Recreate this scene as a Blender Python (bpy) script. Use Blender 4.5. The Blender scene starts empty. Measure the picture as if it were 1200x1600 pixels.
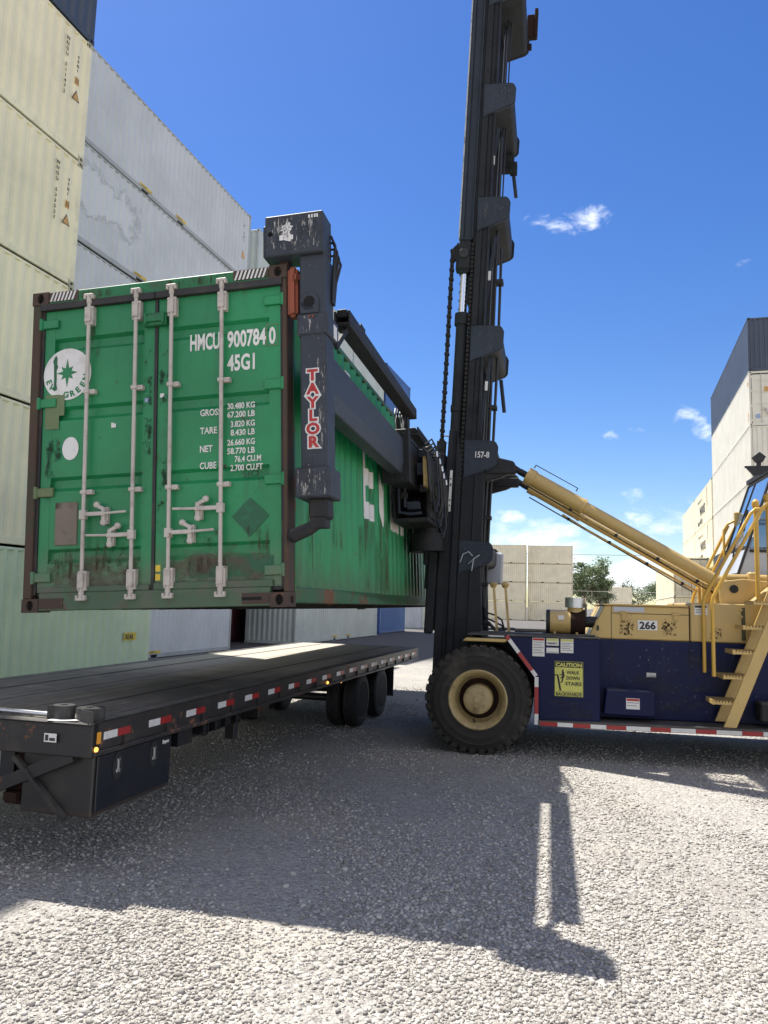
import bpy, bmesh, math, random
import numpy as np
from mathutils import Matrix, Vector
random.seed(7); RNG = np.random.default_rng(7)
C = bpy.context.scene.collection
sc = bpy.context.scene
rad = math.radians

# ------------------------------------------------------------------ helpers
class MB:
    """collects simple solids and links them as ONE mesh object"""
    def __init__(s): s.v = []; s.f = []; s.m = []; s.cur = 0
    def add(s, vs, fs):
        b = len(s.v); s.v += [tuple(v) for v in vs]
        for f in fs: s.f.append([b + i for i in f]); s.m.append(s.cur)
        return s
    def box(s, x0, x1, y0, y1, z0, z1):
        vs = [(x, y, z) for z in (z0, z1) for y in (y0, y1) for x in (x0, x1)]
        return s.add(vs, [(0,2,3,1),(4,5,7,6),(0,1,5,4),(2,6,7,3),(0,4,6,2),(1,3,7,5)])
    def prism(s, poly, axis, a, b):
        """poly: 2D points in the two remaining axes (x->(y,z), y->(x,z), z->(x,y))"""
        def P(p, t): return {'x': (t, p[0], p[1]), 'y': (p[0], t, p[1]), 'z': (p[0], p[1], t)}[axis]
        n = len(poly)
        vs = [P(p, a) for p in poly] + [P(p, b) for p in poly]
        fs = [tuple(range(n))[::-1], tuple(range(n, 2*n))] + [(i, (i+1) % n, n+(i+1) % n, n+i) for i in range(n)]
        return s.add(vs, fs)
    def sheet(s, prof, axis, a, b):
        """open profile extruded along axis: thin skin"""
        def P(p, t): return {'x': (t, p[0], p[1]), 'y': (p[0], t, p[1]), 'z': (p[0], p[1], t)}[axis]
        n = len(prof)
        return s.add([P(p, a) for p in prof] + [P(p, b) for p in prof], [(i, i+1, n+i+1, n+i) for i in range(n-1)])
    def bar(s, p, q, w, h, up=(0,0,1)):
        p = Vector(p); q = Vector(q); d = (q-p).normalized(); u = Vector(up)
        r = d.cross(u)
        if r.length < 1e-4: r = d.cross(Vector((1,0,0)))
        r.normalize(); u = r.cross(d).normalized()
        vs = []
        for c in (p, q):
            for sx, sy in ((-1,-1),(1,-1),(1,1),(-1,1)): vs.append(c + r*sx*w/2 + u*sy*h/2)
        return s.add(vs, [(3,2,1,0),(4,5,6,7),(0,1,5,4),(1,2,6,5),(2,3,7,6),(3,0,4,7)])
    def tube(s, pts, r, n=8, caps=True):
        pts = [Vector(p) for p in pts]; rings = []; prev = None
        rs = r if isinstance(r, (list, tuple)) else [r]*len(pts)
        for i, p in enumerate(pts):
            if i == 0: d = pts[1]-pts[0]
            elif i == len(pts)-1: d = pts[-1]-pts[-2]
            else: d = (pts[i+1]-p).normalized() + (p-pts[i-1]).normalized()
            d.normalize()
            if prev is None: a = d.orthogonal().normalized()
            else:
                a = prev - d*prev.dot(d); a.normalize()
            prev = a; b = d.cross(a)
            rings.append([p + (a*math.cos(2*math.pi*k/n) + b*math.sin(2*math.pi*k/n))*rs[i] for k in range(n)])
        vs = [v for R_ in rings for v in R_]; fs = []
        for i in range(len(pts)-1):
            for k in range(n): fs.append((i*n+k, i*n+(k+1) % n, (i+1)*n+(k+1) % n, (i+1)*n+k))
        if caps: fs += [tuple(range(n))[::-1], tuple((len(pts)-1)*n+k for k in range(n))]
        return s.add(vs, fs)
    def lathe(s, prof, c, axis='y', n=40, a0=0.0, caps=True):
        """prof: (t along axis, radius)"""
        vs = []; fs = []
        for t, r in prof:
            for k in range(n):
                a = a0 + 2*math.pi*k/n; u, w = r*math.cos(a), r*math.sin(a)
                vs.append({'y': (c[0]+u, c[1]+t, c[2]+w), 'x': (c[0]+t, c[1]+u, c[2]+w), 'z': (c[0]+u, c[1]+w, c[2]+t)}[axis])
        for i in range(len(prof)-1):
            for k in range(n): fs.append((i*n+k, i*n+(k+1) % n, (i+1)*n+(k+1) % n, (i+1)*n+k))
        if caps: fs += [tuple(range(n))[::-1], tuple((len(prof)-1)*n+k for k in range(n))]
        return s.add(vs, fs)
    def disk(s, c, axis, r, n=20, rz=None):
        rz = rz or r; vs = []
        for k in range(n):
            a = 2*math.pi*k/n; u, w = r*math.cos(a), rz*math.sin(a)
            vs.append({'y': (c[0]+u, c[1], c[2]+w), 'x': (c[0], c[1]+u, c[2]+w), 'z': (c[0]+u, c[1]+w, c[2])}[axis])
        return s.add(vs, [tuple(range(n))])
    def build(s, name, mat, parent=None, smooth=False, bevel=0, matrix=None, seg=1, recalc=True):
        bm = bmesh.new(); vs = [bm.verts.new(v) for v in s.v]
        for f, mi in zip(s.f, s.m):
            try:
                nf = bm.faces.new([vs[i] for i in f]); nf.material_index = mi
            except ValueError: pass
        if recalc: bmesh.ops.recalc_face_normals(bm, faces=bm.faces)
        if bevel:
            es = [e for e in bm.edges if len(e.link_faces) == 2 and e.calc_face_angle(0) > 0.6]
            bmesh.ops.bevel(bm, geom=es, offset=bevel, segments=seg, affect='EDGES', clamp_overlap=True)
        me = bpy.data.meshes.new(name); bm.to_mesh(me); bm.free()
        for m_ in (mat if isinstance(mat, (list, tuple)) else [mat]): me.materials.append(m_)
        if smooth:
            for p in me.polygons: p.use_smooth = True
            try: me.set_sharp_from_angle(angle=rad(38))
            except Exception: pass
        return link(name, me, parent, matrix)

def link(name, data, parent=None, matrix=None):
    o = bpy.data.objects.new(name, data); C.objects.link(o)
    if parent is not None: o.parent = parent
    if matrix is not None: o.matrix_local = matrix
    return o
def tag(o, label=None, cat=None, group=None, kind=None):
    if label: o['label'] = label
    if cat: o['category'] = cat
    if group: o['group'] = group
    if kind: o['kind'] = kind
    return o
def thing(name, label, cat, matrix=None, group=None):
    o = link(name, None, None, matrix); o.empty_display_size = .3
    return tag(o, label, cat, group)
def copy_tree(o, parent=None):
    c = o.copy(); C.objects.link(c)
    if parent is not None: c.parent = parent
    for ch in list(o.children): copy_tree(ch, c)
    return c
def text(txt, size, mat, parent, origin, right, up, xs=1.0, bold=0.0, align='LEFT', name='lettering', thick=0.0015, spacing=1.0, label=None):
    cu = bpy.data.curves.new('t', 'FONT'); cu.body = txt; cu.size = size; cu.align_x = align; cu.align_y = 'BOTTOM_BASELINE'
    cu.offset = bold*size; cu.extrude = thick; cu.space_character = spacing; cu.resolution_u = 3
    to = bpy.data.objects.new('t', cu)
    me = bpy.data.meshes.new_from_object(to); me.name = name
    bpy.data.objects.remove(to); bpy.data.curves.remove(cu)
    r = Vector(right).normalized(); u = Vector(up).normalized(); n = r.cross(u)
    M = Matrix((r, u, n)).transposed().to_4x4(); M.translation = Vector(origin)
    me.transform(M @ Matrix.Diagonal((xs, 1, 1, 1)))
    me.materials.clear(); me.materials.append(mat)
    o = link(name, me, parent)
    if label: o['label'] = label
    return o

# ------------------------------------------------------------------ materials
class NT:
    def __init__(s, nt): s.nt = nt; s.n = nt.nodes; s.l = nt.links
    def new(s, t, **kw):
        nd = s.n.new(t)
        for k, v in kw.items(): setattr(nd, k, v)
        return nd
    def inp(s, nd, k, v):
        if v is None: return
        if hasattr(v, 'links') or isinstance(v, bpy.types.NodeSocket): s.l.new(v, nd.inputs[k])
        else: nd.inputs[k].default_value = v
    def math(s, op, a, b=None, c=None, clamp=False):
        nd = s.new('ShaderNodeMath', operation=op, use_clamp=clamp)
        s.inp(nd, 0, a); s.inp(nd, 1, b); s.inp(nd, 2, c); return nd.outputs[0]
    def ramp(s, v, a, b):   # smooth 0..1 between a and b
        nd = s.new('ShaderNodeMapRange', interpolation_type='SMOOTHSTEP'); s.inp(nd, 0, v)
        nd.inputs[1].default_value = a; nd.inputs[2].default_value = b; return nd.outputs[0]
    def noise(s, vec, scale, detail=4, rough=.55, dist=0.0):
        nd = s.new('ShaderNodeTexNoise'); s.inp(nd, 'Vector', vec); nd.inputs['Scale'].default_value = scale
        nd.inputs['Detail'].default_value = detail; nd.inputs['Roughness'].default_value = rough; nd.inputs['Distortion'].default_value = dist
        return nd.outputs['Fac']
    def mapping(s, vec, scale=(1,1,1), loc=(0,0,0)):
        nd = s.new('ShaderNodeMapping'); s.inp(nd, 'Vector', vec); nd.inputs['Scale'].default_value = scale; nd.inputs['Location'].default_value = loc
        return nd.outputs[0]
    def mix(s, f, a, b):
        nd = s.new('ShaderNodeMix', data_type='RGBA'); s.inp(nd, 0, f)
        for k, v in ((6, a), (7, b)):
            if isinstance(v, bpy.types.NodeSocket): s.l.new(v, nd.inputs[k])
            else: nd.inputs[k].default_value = (*v[:3], 1)
        return nd.outputs[2]

MATS = {}
def mat(name, col, rough=.5, metal=0.0, dirt=None, dirt_amt=0.0, dirt_scale=3.0, streak=0.0, streak_col=(.12,.07,.04), rust=0.0,
        rust_col=(.13,.055,.028), rust_scale=4.0, low=None, low_col=(.1,.07,.05), low_amt=.8, bump=.0, bump_scale=60, var=.08, spec=.5, coat=0.0, chips=0.0, chip_col=(.5,.5,.48), dust=0.0):
    """painted / weathered surface. low=(z0,z1): grime on the thing itself between those local heights"""
    m = bpy.data.materials.new(name); m.use_nodes = True; T = NT(m.node_tree); b = T.n['Principled BSDF']
    oc = T.new('ShaderNodeTexCoord').outputs['Object']; gp = T.new('ShaderNodeNewGeometry').outputs['Position']
    c = T.mix(T.ramp(T.noise(gp, .9, 3), .3, .7), tuple(x*(1-var) for x in col), tuple(min(1, x*(1+var)) for x in col))
    c = T.mix(T.math('MULTIPLY', T.ramp(T.noise(gp, 14, 4), .5, .8), var*1.5), c, tuple(x*.6 for x in col))
    rg = rough
    if dirt_amt:
        d = T.math('MULTIPLY', T.ramp(T.noise(gp, dirt_scale, 6, .65), .48, .72), dirt_amt)
        c = T.mix(d, c, dirt or (.12,.1,.08))
    if streak:
        v = T.mapping(gp, (7, 7, .35)); s1 = T.ramp(T.noise(v, 1.6, 5, .6), .55, .74)
        c = T.mix(T.math('MULTIPLY', s1, streak), c, streak_col)
    if rust:
        n1 = T.ramp(T.noise(gp, rust_scale, 8, .72, .3), .68-rust*.3, .74-rust*.25)
        rc = T.mix(T.noise(gp, 22, 4), rust_col, tuple(min(1, x*1.9) for x in rust_col))
        c = T.mix(n1, c, rc); rg = T.math('ADD', T.math('MULTIPLY', n1, .85-rough), rough)
    if low:
        sx = T.new('ShaderNodeSeparateXYZ'); T.l.new(oc, sx.inputs[0])
        zz = T.math('ADD', sx.outputs[2], T.math('MULTIPLY', T.math('SUBTRACT', T.noise(T.mapping(gp, (3,3,1)), 2.2, 6, .7), .5), (low[1]-low[0])*1.6))
        f = T.math('SUBTRACT', 1.0, T.ramp(zz, low[0], low[1]))
        c = T.mix(T.math('MULTIPLY', f, low_amt), c, low_col)
    if chips:
        ch = T.ramp(T.noise(gp, 26, 3, .8), .73-chips*.14, .75-chips*.14); c = T.mix(ch, c, chip_col)
    if dust:
        nm = T.new('ShaderNodeNewGeometry').outputs['Normal']; sn = T.new('ShaderNodeSeparateXYZ'); T.l.new(nm, sn.inputs[0])
        du = T.math('MULTIPLY', T.ramp(sn.outputs[2], .3, .95), T.math('MULTIPLY', T.ramp(T.noise(gp, 5, 5), .25, .7), dust))
        c = T.mix(du, c, (.33,.3,.26)); 
    T.l.new(c, b.inputs['Base Color'])
    if isinstance(rg, bpy.types.NodeSocket): T.l.new(rg, b.inputs['Roughness'])
    else:
        T.l.new(T.math('ADD', rg-.08, T.math('MULTIPLY', T.noise(gp, 9, 4), .16)), b.inputs['Roughness'])
    b.inputs['Metallic'].default_value = metal; b.inputs['Specular IOR Level'].default_value = spec
    if coat: b.inputs['Coat Weight'].default_value = coat
    if bump:
        bp = T.new('ShaderNodeBump'); bp.inputs['Strength'].default_value = bump; bp.inputs['Distance'].default_value = .01
        hh = T.math('ADD', T.noise(gp, bump_scale, 4), T.math('MULTIPLY', T.noise(gp, 2.2, 2), 1.2))
        T.l.new(hh, bp.inputs['Height']); T.l.new(bp.outputs[0], b.inputs['Normal'])
    MATS[name] = m; return m

GREEN = (.014,.225,.080)
mat('green_paint', GREEN, .42, dirt=(.03,.13,.06), dirt_amt=.25, dirt_scale=2.2, streak=.35, streak_col=(.02,.11,.05), rust=.17, rust_col=(.05,.045,.03), rust_scale=7, low=(.12,.62), low_col=(.14,.125,.095), low_amt=.7, bump=.12, var=.16, chips=.35, chip_col=(.03,.045,.028))
mat('green_side', (.018,.26,.088), .42, dirt=(.03,.15,.06), dirt_amt=.2, dirt_scale=1.2, streak=.55, streak_col=(.085,.08,.035), rust=.06, rust_scale=6, low=(.1,.55), low_col=(.07,.09,.045), low_amt=.6, bump=.08)
mat('green_header', (.012,.16,.055), .5, dirt=(.05,.05,.03), dirt_amt=.6, dirt_scale=5, rust=.22, rust_col=(.06,.04,.025), rust_scale=6, bump=.1)
mat('green_rail', (.03,.13,.05), .5, dirt=(.08,.07,.045), dirt_amt=.8, dirt_scale=2, rust=.5, rust_scale=2.4, bump=.1)
mat('green_sill', (.065,.115,.065), .6, dirt=(.13,.105,.085), dirt_amt=.9, dirt_scale=3, rust=.40, rust_col=(.09,.05,.035), rust_scale=3.2, bump=.15)
mat('rust_post', (.070,.041,.027), .75, dirt=(.02,.055,.028), dirt_amt=.7, rust=.40, rust_col=(.075,.036,.022), rust_scale=7, bump=.3, bump_scale=90)
mat('rust_casting', (.065,.042,.032), .8, rust=.35, rust_col=(.10,.05,.03), rust_scale=9, bump=.4, bump_scale=90)
mat('rust_red', (.28,.07,.035), .7, rust=.45, rust_scale=8, bump=.3)
mat('gasket', (.028,.026,.027), .7, dirt=(.09,.07,.055), dirt_amt=.5, dirt_scale=4, var=.15)
mat('cream_cast', (.5,.46,.33), .6, rust=.42, rust_col=(.05,.03,.02), rust_scale=12)
mat('bright_edge', (.45,.45,.44), .4, dirt=(.05,.05,.05), dirt_amt=.8, dirt_scale=6)
mat('galv', (.52,.47,.42), .5, .0, dirt=(.2,.16,.13), dirt_amt=.55, dirt_scale=7, rust=.12, rust_scale=9, bump=.15)
mat('white_decal', (.74,.72,.69), .45, dirt=(.4,.38,.34), dirt_amt=.35, dirt_scale=9, chips=.0)
mat('white_letters', (.72,.70,.66), .5, dirt=(.3,.33,.27), dirt_amt=.3, dirt_scale=14)
mat('green_letters', (.012,.19,.068), .45)
mat('old_patch', (.14,.19,.085), .6, dirt=(.2,.17,.1), dirt_amt=.5, dirt_scale=10)
mat('tan_plate', (.20,.16,.125), .65, dirt=(.1,.07,.05), dirt_amt=.6, dirt_scale=9, rust=.15)
mat('dark_green_mark', (.018,.105,.05), .6, dirt=(.02,.18,.07), dirt_amt=.7, dirt_scale=22)
mat('rust_stain', (.06,.075,.035), .7, dirt=(.09,.045,.025), dirt_amt=.9, dirt_scale=9)
mat('black_hole', (.006,.006,.006), .9)
mat('underside', (.018,.017,.016), .85, rust=.2)
mat('cream_panel', (.85,.76,.53), .5, dirt=(.55,.52,.38), dirt_amt=.3, dirt_scale=.8, streak=.14, streak_col=(.42,.40,.32), bump=.05, var=.05)
mat('cream_frame', (.84,.75,.52), .5, dirt=(.4,.36,.26), dirt_amt=.4, dirt_scale=4, rust=.04, rust_scale=8, bump=.05)
mat('pale_green_panel', (.60,.67,.47), .5, dirt=(.42,.5,.33), dirt_amt=.3, dirt_scale=.8, streak=.12, streak_col=(.36,.42,.3), bump=.05, var=.05)
mat('pale_green_frame', (.60,.67,.47), .5, dirt=(.35,.35,.25), dirt_amt=.4, dirt_scale=4)
mat('tan_panel', (.80,.73,.54), .5, dirt=(.5,.46,.32), dirt_amt=.35, dirt_scale=.5, streak=.25, streak_col=(.40,.36,.26), var=.06)
mat('tan_frame', (.72,.64,.44), .5, dirt=(.38,.33,.22), dirt_amt=.4, dirt_scale=3)
mat('white_panel', (.74,.70,.58), .5, dirt=(.62,.58,.45), dirt_amt=.3, dirt_scale=.6, streak=.3, streak_col=(.55,.52,.42), var=.05)
mat('white_frame', (.70,.66,.54), .5, dirt=(.42,.37,.28), dirt_amt=.5, dirt_scale=3)
mat('gray_panel', (.56,.575,.58), .5, dirt=(.52,.535,.54), dirt_amt=.4, dirt_scale=.6, streak=.12, streak_col=(.34,.35,.34), var=.06, bump=.05)
mat('gray_frame', (.38,.39,.38), .5, dirt=(.25,.23,.2), dirt_amt=.5, dirt_scale=3, rust=.05)
mat('silver_panel', (.50,.54,.50), .5, dirt=(.4,.43,.4), dirt_amt=.4, dirt_scale=.8, streak=.25, streak_col=(.33,.35,.32), var=.06)
mat('silver_frame', (.48,.52,.49), .5, dirt=(.3,.29,.25), dirt_amt=.5, dirt_scale=3)
mat('slate_panel', (.060,.075,.105), .5, dirt=(.085,.1,.13), dirt_amt=.4, dirt_scale=.6, streak=.1, streak_col=(.1,.11,.13))
mat('slate_frame', (.055,.068,.095), .5, rust=.05)
mat('blue_panel', (.05,.13,.34), .5, dirt=(.04,.09,.24), dirt_amt=.4, dirt_scale=.6, streak=.15, streak_col=(.1,.14,.22))
mat('blue_frame', (.045,.11,.3), .5)
mat('red_panel', (.10,.022,.028), .6, dirt=(.06,.02,.02), dirt_amt=.5)
mat('black_marks', (.03,.035,.04), .6, dirt=(.3,.28,.22), dirt_amt=.3, dirt_scale=20)
mat('orange_label', (.62,.34,.09), .5, dirt=(.4,.2,.07), dirt_amt=.4, dirt_scale=12)
mat('yellow_label', (.72,.5,.05), .5)
mat('blue_label', (.3,.38,.55), .5)
# machine
mat('mast_paint', (.030,.032,.036), .55, spec=.08, dirt=(.013,.013,.014), dirt_amt=.6, dirt_scale=3, streak=.3, streak_col=(.018,.016,.014), rust=.03, rust_scale=8, chips=.12, chip_col=(.16,.15,.13), bump=.15, bump_scale=30, dust=.15)
mat('mast_pale', (.042,.050,.066), .55, spec=.1, dirt=(.03,.03,.034), dirt_amt=.5, dirt_scale=3, streak=.2, streak_col=(.03,.03,.03), rust=.0, chips=.08, chip_col=(.22,.21,.19), bump=.12, bump_scale=30)
mat('spreader_paint', (.046,.053,.066), .48, spec=.2, dirt=(.028,.03,.033), dirt_amt=.6, dirt_scale=3.5, streak=.35, streak_col=(.03,.028,.027), rust=.06, rust_scale=12, chips=.35, chip_col=(.3,.29,.27), bump=.2, bump_scale=24, dust=.2)
mat('spreader_dark', (.020,.021,.023), .55, spec=.25, dirt=(.05,.045,.038), dirt_amt=.5, dirt_scale=7, rust=.08, rust_scale=10, bump=.3, bump_scale=40, dust=.3)
mat('hose', (.012,.012,.013), .5)
mat('chain', (.014,.012,.010), .55, .4, dirt=(.06,.035,.02), dirt_amt=.3, dirt_scale=12)
mat('chrome', (.82,.84,.86), .12, 1.0, var=.02)
mat('machine_yellow', (.51,.355,.125), .40, dirt=(.40,.27,.11), dirt_amt=.35, dirt_scale=2, streak=.16, streak_col=(.3,.2,.1), rust=.04, rust_scale=5, bump=.08, chips=.03, chip_col=(.1,.06,.03), dust=.25)
mat('rail_yellow', (.55,.33,.05), .35, dirt=(.4,.22,.06), dirt_amt=.3, dirt_scale=5, chips=.06, chip_col=(.12,.07,.03))
mat('worn_yellow', (.52,.36,.13), .5, dirt=(.06,.04,.03), dirt_amt=.9, dirt_scale=7, rust=.2, rust_scale=9)
mat('machine_blue', (.004,.008,.050), .42, spec=.2, dirt=(.009,.011,.032), dirt_amt=.5, dirt_scale=2, streak=.25, streak_col=(.03,.032,.05), chips=.06, chip_col=(.3,.3,.32), bump=.06, dust=.3)
mat('seam', (.012,.012,.014), .8)
mat('rust_dark', (.030,.017,.013), .85, spec=.1, rust=.3, rust_col=(.045,.02,.012), rust_scale=9)
mat('tyre', (.036,.033,.030), .85, spec=.2, dirt=(.105,.094,.08), dirt_amt=.7, dirt_scale=2.5, bump=.25, bump_scale=50, dust=.3)
mat('tyre_black', (.014,.014,.015), .7, dirt=(.045,.042,.038), dirt_amt=.4, dirt_scale=3, bump=.15)
mat('rim_yellow', (.42,.32,.15), .5, dirt=(.16,.11,.055), dirt_amt=.8, dirt_scale=6, rust=.14, rust_scale=9, bump=.15)
mat('deck_plate', (.07,.065,.06), .7, dirt=(.14,.12,.1), dirt_amt=.6, dirt_scale=4, bump=.3)
mat('red_tape', (.33,.018,.02), .3, dirt=(.2,.04,.04), dirt_amt=.3, dirt_scale=9)
mat('white_tape', (.68,.68,.66), .3, dirt=(.4,.38,.35), dirt_amt=.4, dirt_scale=9)
mat('sign_yellow', (.56,.54,.12), .45, dirt=(.4,.38,.15), dirt_amt=.3, dirt_scale=12)
mat('sign_black', (.012,.012,.013), .5)
mat('paper', (.70,.69,.66), .55, dirt=(.5,.47,.43), dirt_amt=.3, dirt_scale=20)
mat('letter_red', (.42,.02,.018), .4)
mat('aluminium', (.55,.56,.58), .3, .9, dirt=(.3,.3,.3), dirt_amt=.4)
mat('cab_panel', (.42,.45,.50), .35, dirt=(.3,.32,.36), dirt_amt=.4)
mat('black_rubber', (.016,.016,.017), .55)
# trailer
mat('trailer_black', (.016,.017,.021), .38, dirt=(.035,.032,.028), dirt_amt=.6, dirt_scale=3, rust=.12, rust_scale=6, bump=.12, dust=.3)
mat('trailer_rail', (.020,.019,.020), .45, dirt=(.05,.042,.034), dirt_amt=.8, dirt_scale=4, rust=.32, rust_scale=5, bump=.15, dust=.35)
mat('toolbox_black', (.008,.011,.018), .25, dirt=(.02,.02,.022), dirt_amt=.4, dirt_scale=2, bump=.03)
mat('toolbox_end', (.022,.022,.022), .4, dirt=(.05,.045,.035), dirt_amt=.7, dirt_scale=3, low=(.44,.50), low_col=(.05,.03,.02), low_amt=.6)
mat('strap_web', (.045,.045,.044), .85, dirt=(.09,.085,.075), dirt_amt=.6, dirt_scale=15, bump=.5, bump_scale=180)
mat('amber', (.75,.33,.03), .3)
mat('tree_bark', (.10,.075,.055), .9)
mat('concrete', (.45,.44,.42), .9)

def stain(name, col, scale=(14, 14, 3), amt=.85, thr=(.42, .62), edge=.25):
    """irregular stain on a thin patch: breaks up through noise, fades out toward the patch's own borders"""
    m = bpy.data.materials.new(name); m.use_nodes = True; T = NT(m.node_tree); b = T.n['Principled BSDF']
    oc = T.new('ShaderNodeTexCoord'); g = oc.outputs['Generated']; sp = T.new('ShaderNodeSeparateXYZ'); T.l.new(g, sp.inputs[0]); gp = T.new('ShaderNodeNewGeometry').outputs['Position']
    n = T.noise(T.mapping(gp, scale), 1.0, 7, .7)
    T.l.new(T.mix(T.noise(gp, 30, 4), col, tuple(c*1.8 for c in col)), b.inputs['Base Color']); b.inputs['Roughness'].default_value = .8; b.inputs['Specular IOR Level'].default_value = .2
    f = T.ramp(n, *thr)
    for s_ in (0, 2):
        o_ = sp.outputs[s_]; e = T.math('MULTIPLY', T.ramp(o_, 0, edge), T.math('SUBTRACT', 1.0, T.ramp(o_, 1-edge, 1)))
        f = T.math('MULTIPLY', f, T.ramp(T.math('ADD', e, T.math('MULTIPLY', T.math('SUBTRACT', n, .5), .8)), .1, .7))
    tr = T.new('ShaderNodeBsdfTransparent'); ms = T.new('ShaderNodeMixShader'); T.l.new(T.math('MULTIPLY', f, amt), ms.inputs[0]); T.l.new(tr.outputs[0], ms.inputs[1]); T.l.new(b.outputs[0], ms.inputs[2]); T.l.new(ms.outputs[0], T.n['Material Output'].inputs[0])
    MATS[name] = m
stain('stain_rust_run', (.055,.036,.022), (22, 22, 2.6), .8, (.46, .70), .5); stain('stain_grime', (.12,.10,.075), (5, 5, 9), .5, (.36, .70), .3)
stain('stain_dark', (.02,.035,.022), (14, 14, 8), .6, (.50, .68), .4); stain('stain_side', (.06,.055,.028), (9, 9, .9), .75, (.45, .68), .1); stain('stain_dust', (.035,.037,.05), (3, 3, 6), .5, (.4, .75), .3)
stain('stain_flake', (.045,.025,.016), (38, 38, 30), .9, (.52, .56), .45)
stain('stain_mud', (.10,.09,.07), (2.5, 2.5, 5), .6, (.4, .7), .2)
stain('stain_wear', (.10,.095,.09), (40, 40, 9), .5, (.56, .66), .3)
stain('stain_scrape', (.30,.29,.27), (50, 50, 9), .8, (.56, .62), .2)
def glass():
    m = bpy.data.materials.new('cab_glass'); m.use_nodes = True; b = m.node_tree.nodes['Principled BSDF']
    b.inputs['Base Color'].default_value = (.10,.20,.34,1); b.inputs['Roughness'].default_value = .04; b.inputs['Specular IOR Level'].default_value = 1.0
    b.inputs['Metallic'].default_value = .35; b.inputs['Coat Weight'].default_value = 1; MATS['cab_glass'] = m
glass()
def amber_on():
    m = bpy.data.materials.new('amber_lit'); m.use_nodes = True; b = m.node_tree.nodes['Principled BSDF']
    b.inputs['Base Color'].default_value = (.9,.4,.05,1); b.inputs['Emission Color'].default_value = (1,.45,.08,1); b.inputs['Emission Strength'].default_value = 1.6; MATS['amber_lit'] = m
amber_on()
def leaf_mat(name, c1, c2):
    m = bpy.data.materials.new(name); m.use_nodes = True; T = NT(m.node_tree); b = T.n['Principled BSDF']
    ri = T.new('ShaderNodeNewGeometry').outputs['Random Per Island']
    T.l.new(T.mix(ri, c1, c2), b.inputs['Base Color']); b.inputs['Roughness'].default_value = .6
    tr = T.new('ShaderNodeBsdfTranslucent'); T.l.new(T.mix(ri, c1, c2), tr.inputs[0]); ms = T.new('ShaderNodeMixShader'); ms.inputs[0].default_value = .3
    T.l.new(b.outputs[0], ms.inputs[1]); T.l.new(tr.outputs[0], ms.inputs[2]); T.l.new(ms.outputs[0], T.n['Material Output'].inputs[0]); MATS[name] = m
leaf_mat('leaves', (.08,.12,.045), (.19,.23,.115)); leaf_mat('leaves_dark', (.055,.085,.035), (.12,.155,.07))

def ground_mat():
    m = bpy.data.materials.new('gravel_ground'); m.use_nodes = True; T = NT(m.node_tree); b = T.n['Principled BSDF']
    gp = T.new('ShaderNodeNewGeometry').outputs['Position']
    cols = []; hs = []
    for sc_, k in ((34, 0), (75, 1)):
        v = T.new('ShaderNodeTexVoronoi'); T.l.new(gp, v.inputs['Vector']); v.inputs['Scale'].default_value = sc_; v.inputs['Randomness'].default_value = 1
        sp = T.new('ShaderNodeSeparateColor'); T.l.new(v.outputs['Color'], sp.inputs[0]); cols.append(sp.outputs[0]); hs.append(v.outputs['Distance'])
    g = T.mix(cols[0], (.21,.198,.18), (.52,.495,.45)); g2 = T.mix(cols[1], (.19,.178,.16), (.50,.475,.43)); c = T.mix(.5, g, g2)
    sand = T.ramp(T.noise(gp, .55, 5, .6), .50, .68); c = T.mix(T.math('MULTIPLY', sand, .55), c, (.46,.42,.35))
    c = T.mix(T.math('MULTIPLY', T.ramp(T.noise(gp, .23, 3), .48, .7), .35), c, (.22,.20,.175))
    # the haul road beyond the machine is packed dark asphalt millings
    sx = T.new('ShaderNodeSeparateXYZ'); T.l.new(gp, sx.inputs[0])
    wob = T.math('MULTIPLY', T.math('SUBTRACT', T.noise(gp, .35, 3), .5), 3.0)
    f1 = T.ramp(T.math('ADD', sx.outputs[1], wob), 25.0, 27.0); f2 = T.math('SUBTRACT', 1.0, T.ramp(T.math('ADD', sx.outputs[0], wob), -3.5, -1.5))
    asf = T.mix(T.noise(gp, 6, 4), (.10,.095,.088), (.17,.16,.15))
    c = T.mix(T.math('MULTIPLY', f1, f2), c, asf)
    T.l.new(c, b.inputs['Base Color']); b.inputs['Roughness'].default_value = .9; b.inputs['Specular IOR Level'].default_value = .2
    bp = T.new('ShaderNodeBump'); bp.inputs['Strength'].default_value = 1.0; bp.inputs['Distance'].default_value = .017
    h = T.math('ADD', T.math('MULTIPLY', T.math('SUBTRACT', 1, hs[0]), 1.0), T.math('MULTIPLY', T.math('SUBTRACT', 1, hs[1]), .45)); h = T.math('ADD', h, T.math('MULTIPLY', T.noise(gp, 150, 3), .25))
    T.l.new(h, bp.inputs['Height']); T.l.new(bp.outputs[0], b.inputs['Normal']); MATS['gravel_ground'] = m
    m = bpy.data.materials.new('stone'); m.use_nodes = True; T = NT(m.node_tree); b = T.n['Principled BSDF']
    ri = T.new('ShaderNodeNewGeometry').outputs['Random Per Island']; gp = T.new('ShaderNodeNewGeometry').outputs['Position']
    c = T.mix(T.math('POWER', ri, 1.1), (.22,.204,.18), (.60,.567,.51)); c = T.mix(T.math('MULTIPLY', T.noise(gp, 90, 3), .35), c, (.25,.232,.205)); c = T.mix(T.math('MULTIPLY', T.ramp(T.noise(gp, .45, 4), .45, .7), .3), c, (.21,.195,.172))
    T.l.new(c, b.inputs['Base Color']); b.inputs['Roughness'].default_value = .85; b.inputs['Specular IOR Level'].default_value = .25
    MATS['stone'] = m
ground_mat()
M_ = MATS
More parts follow.
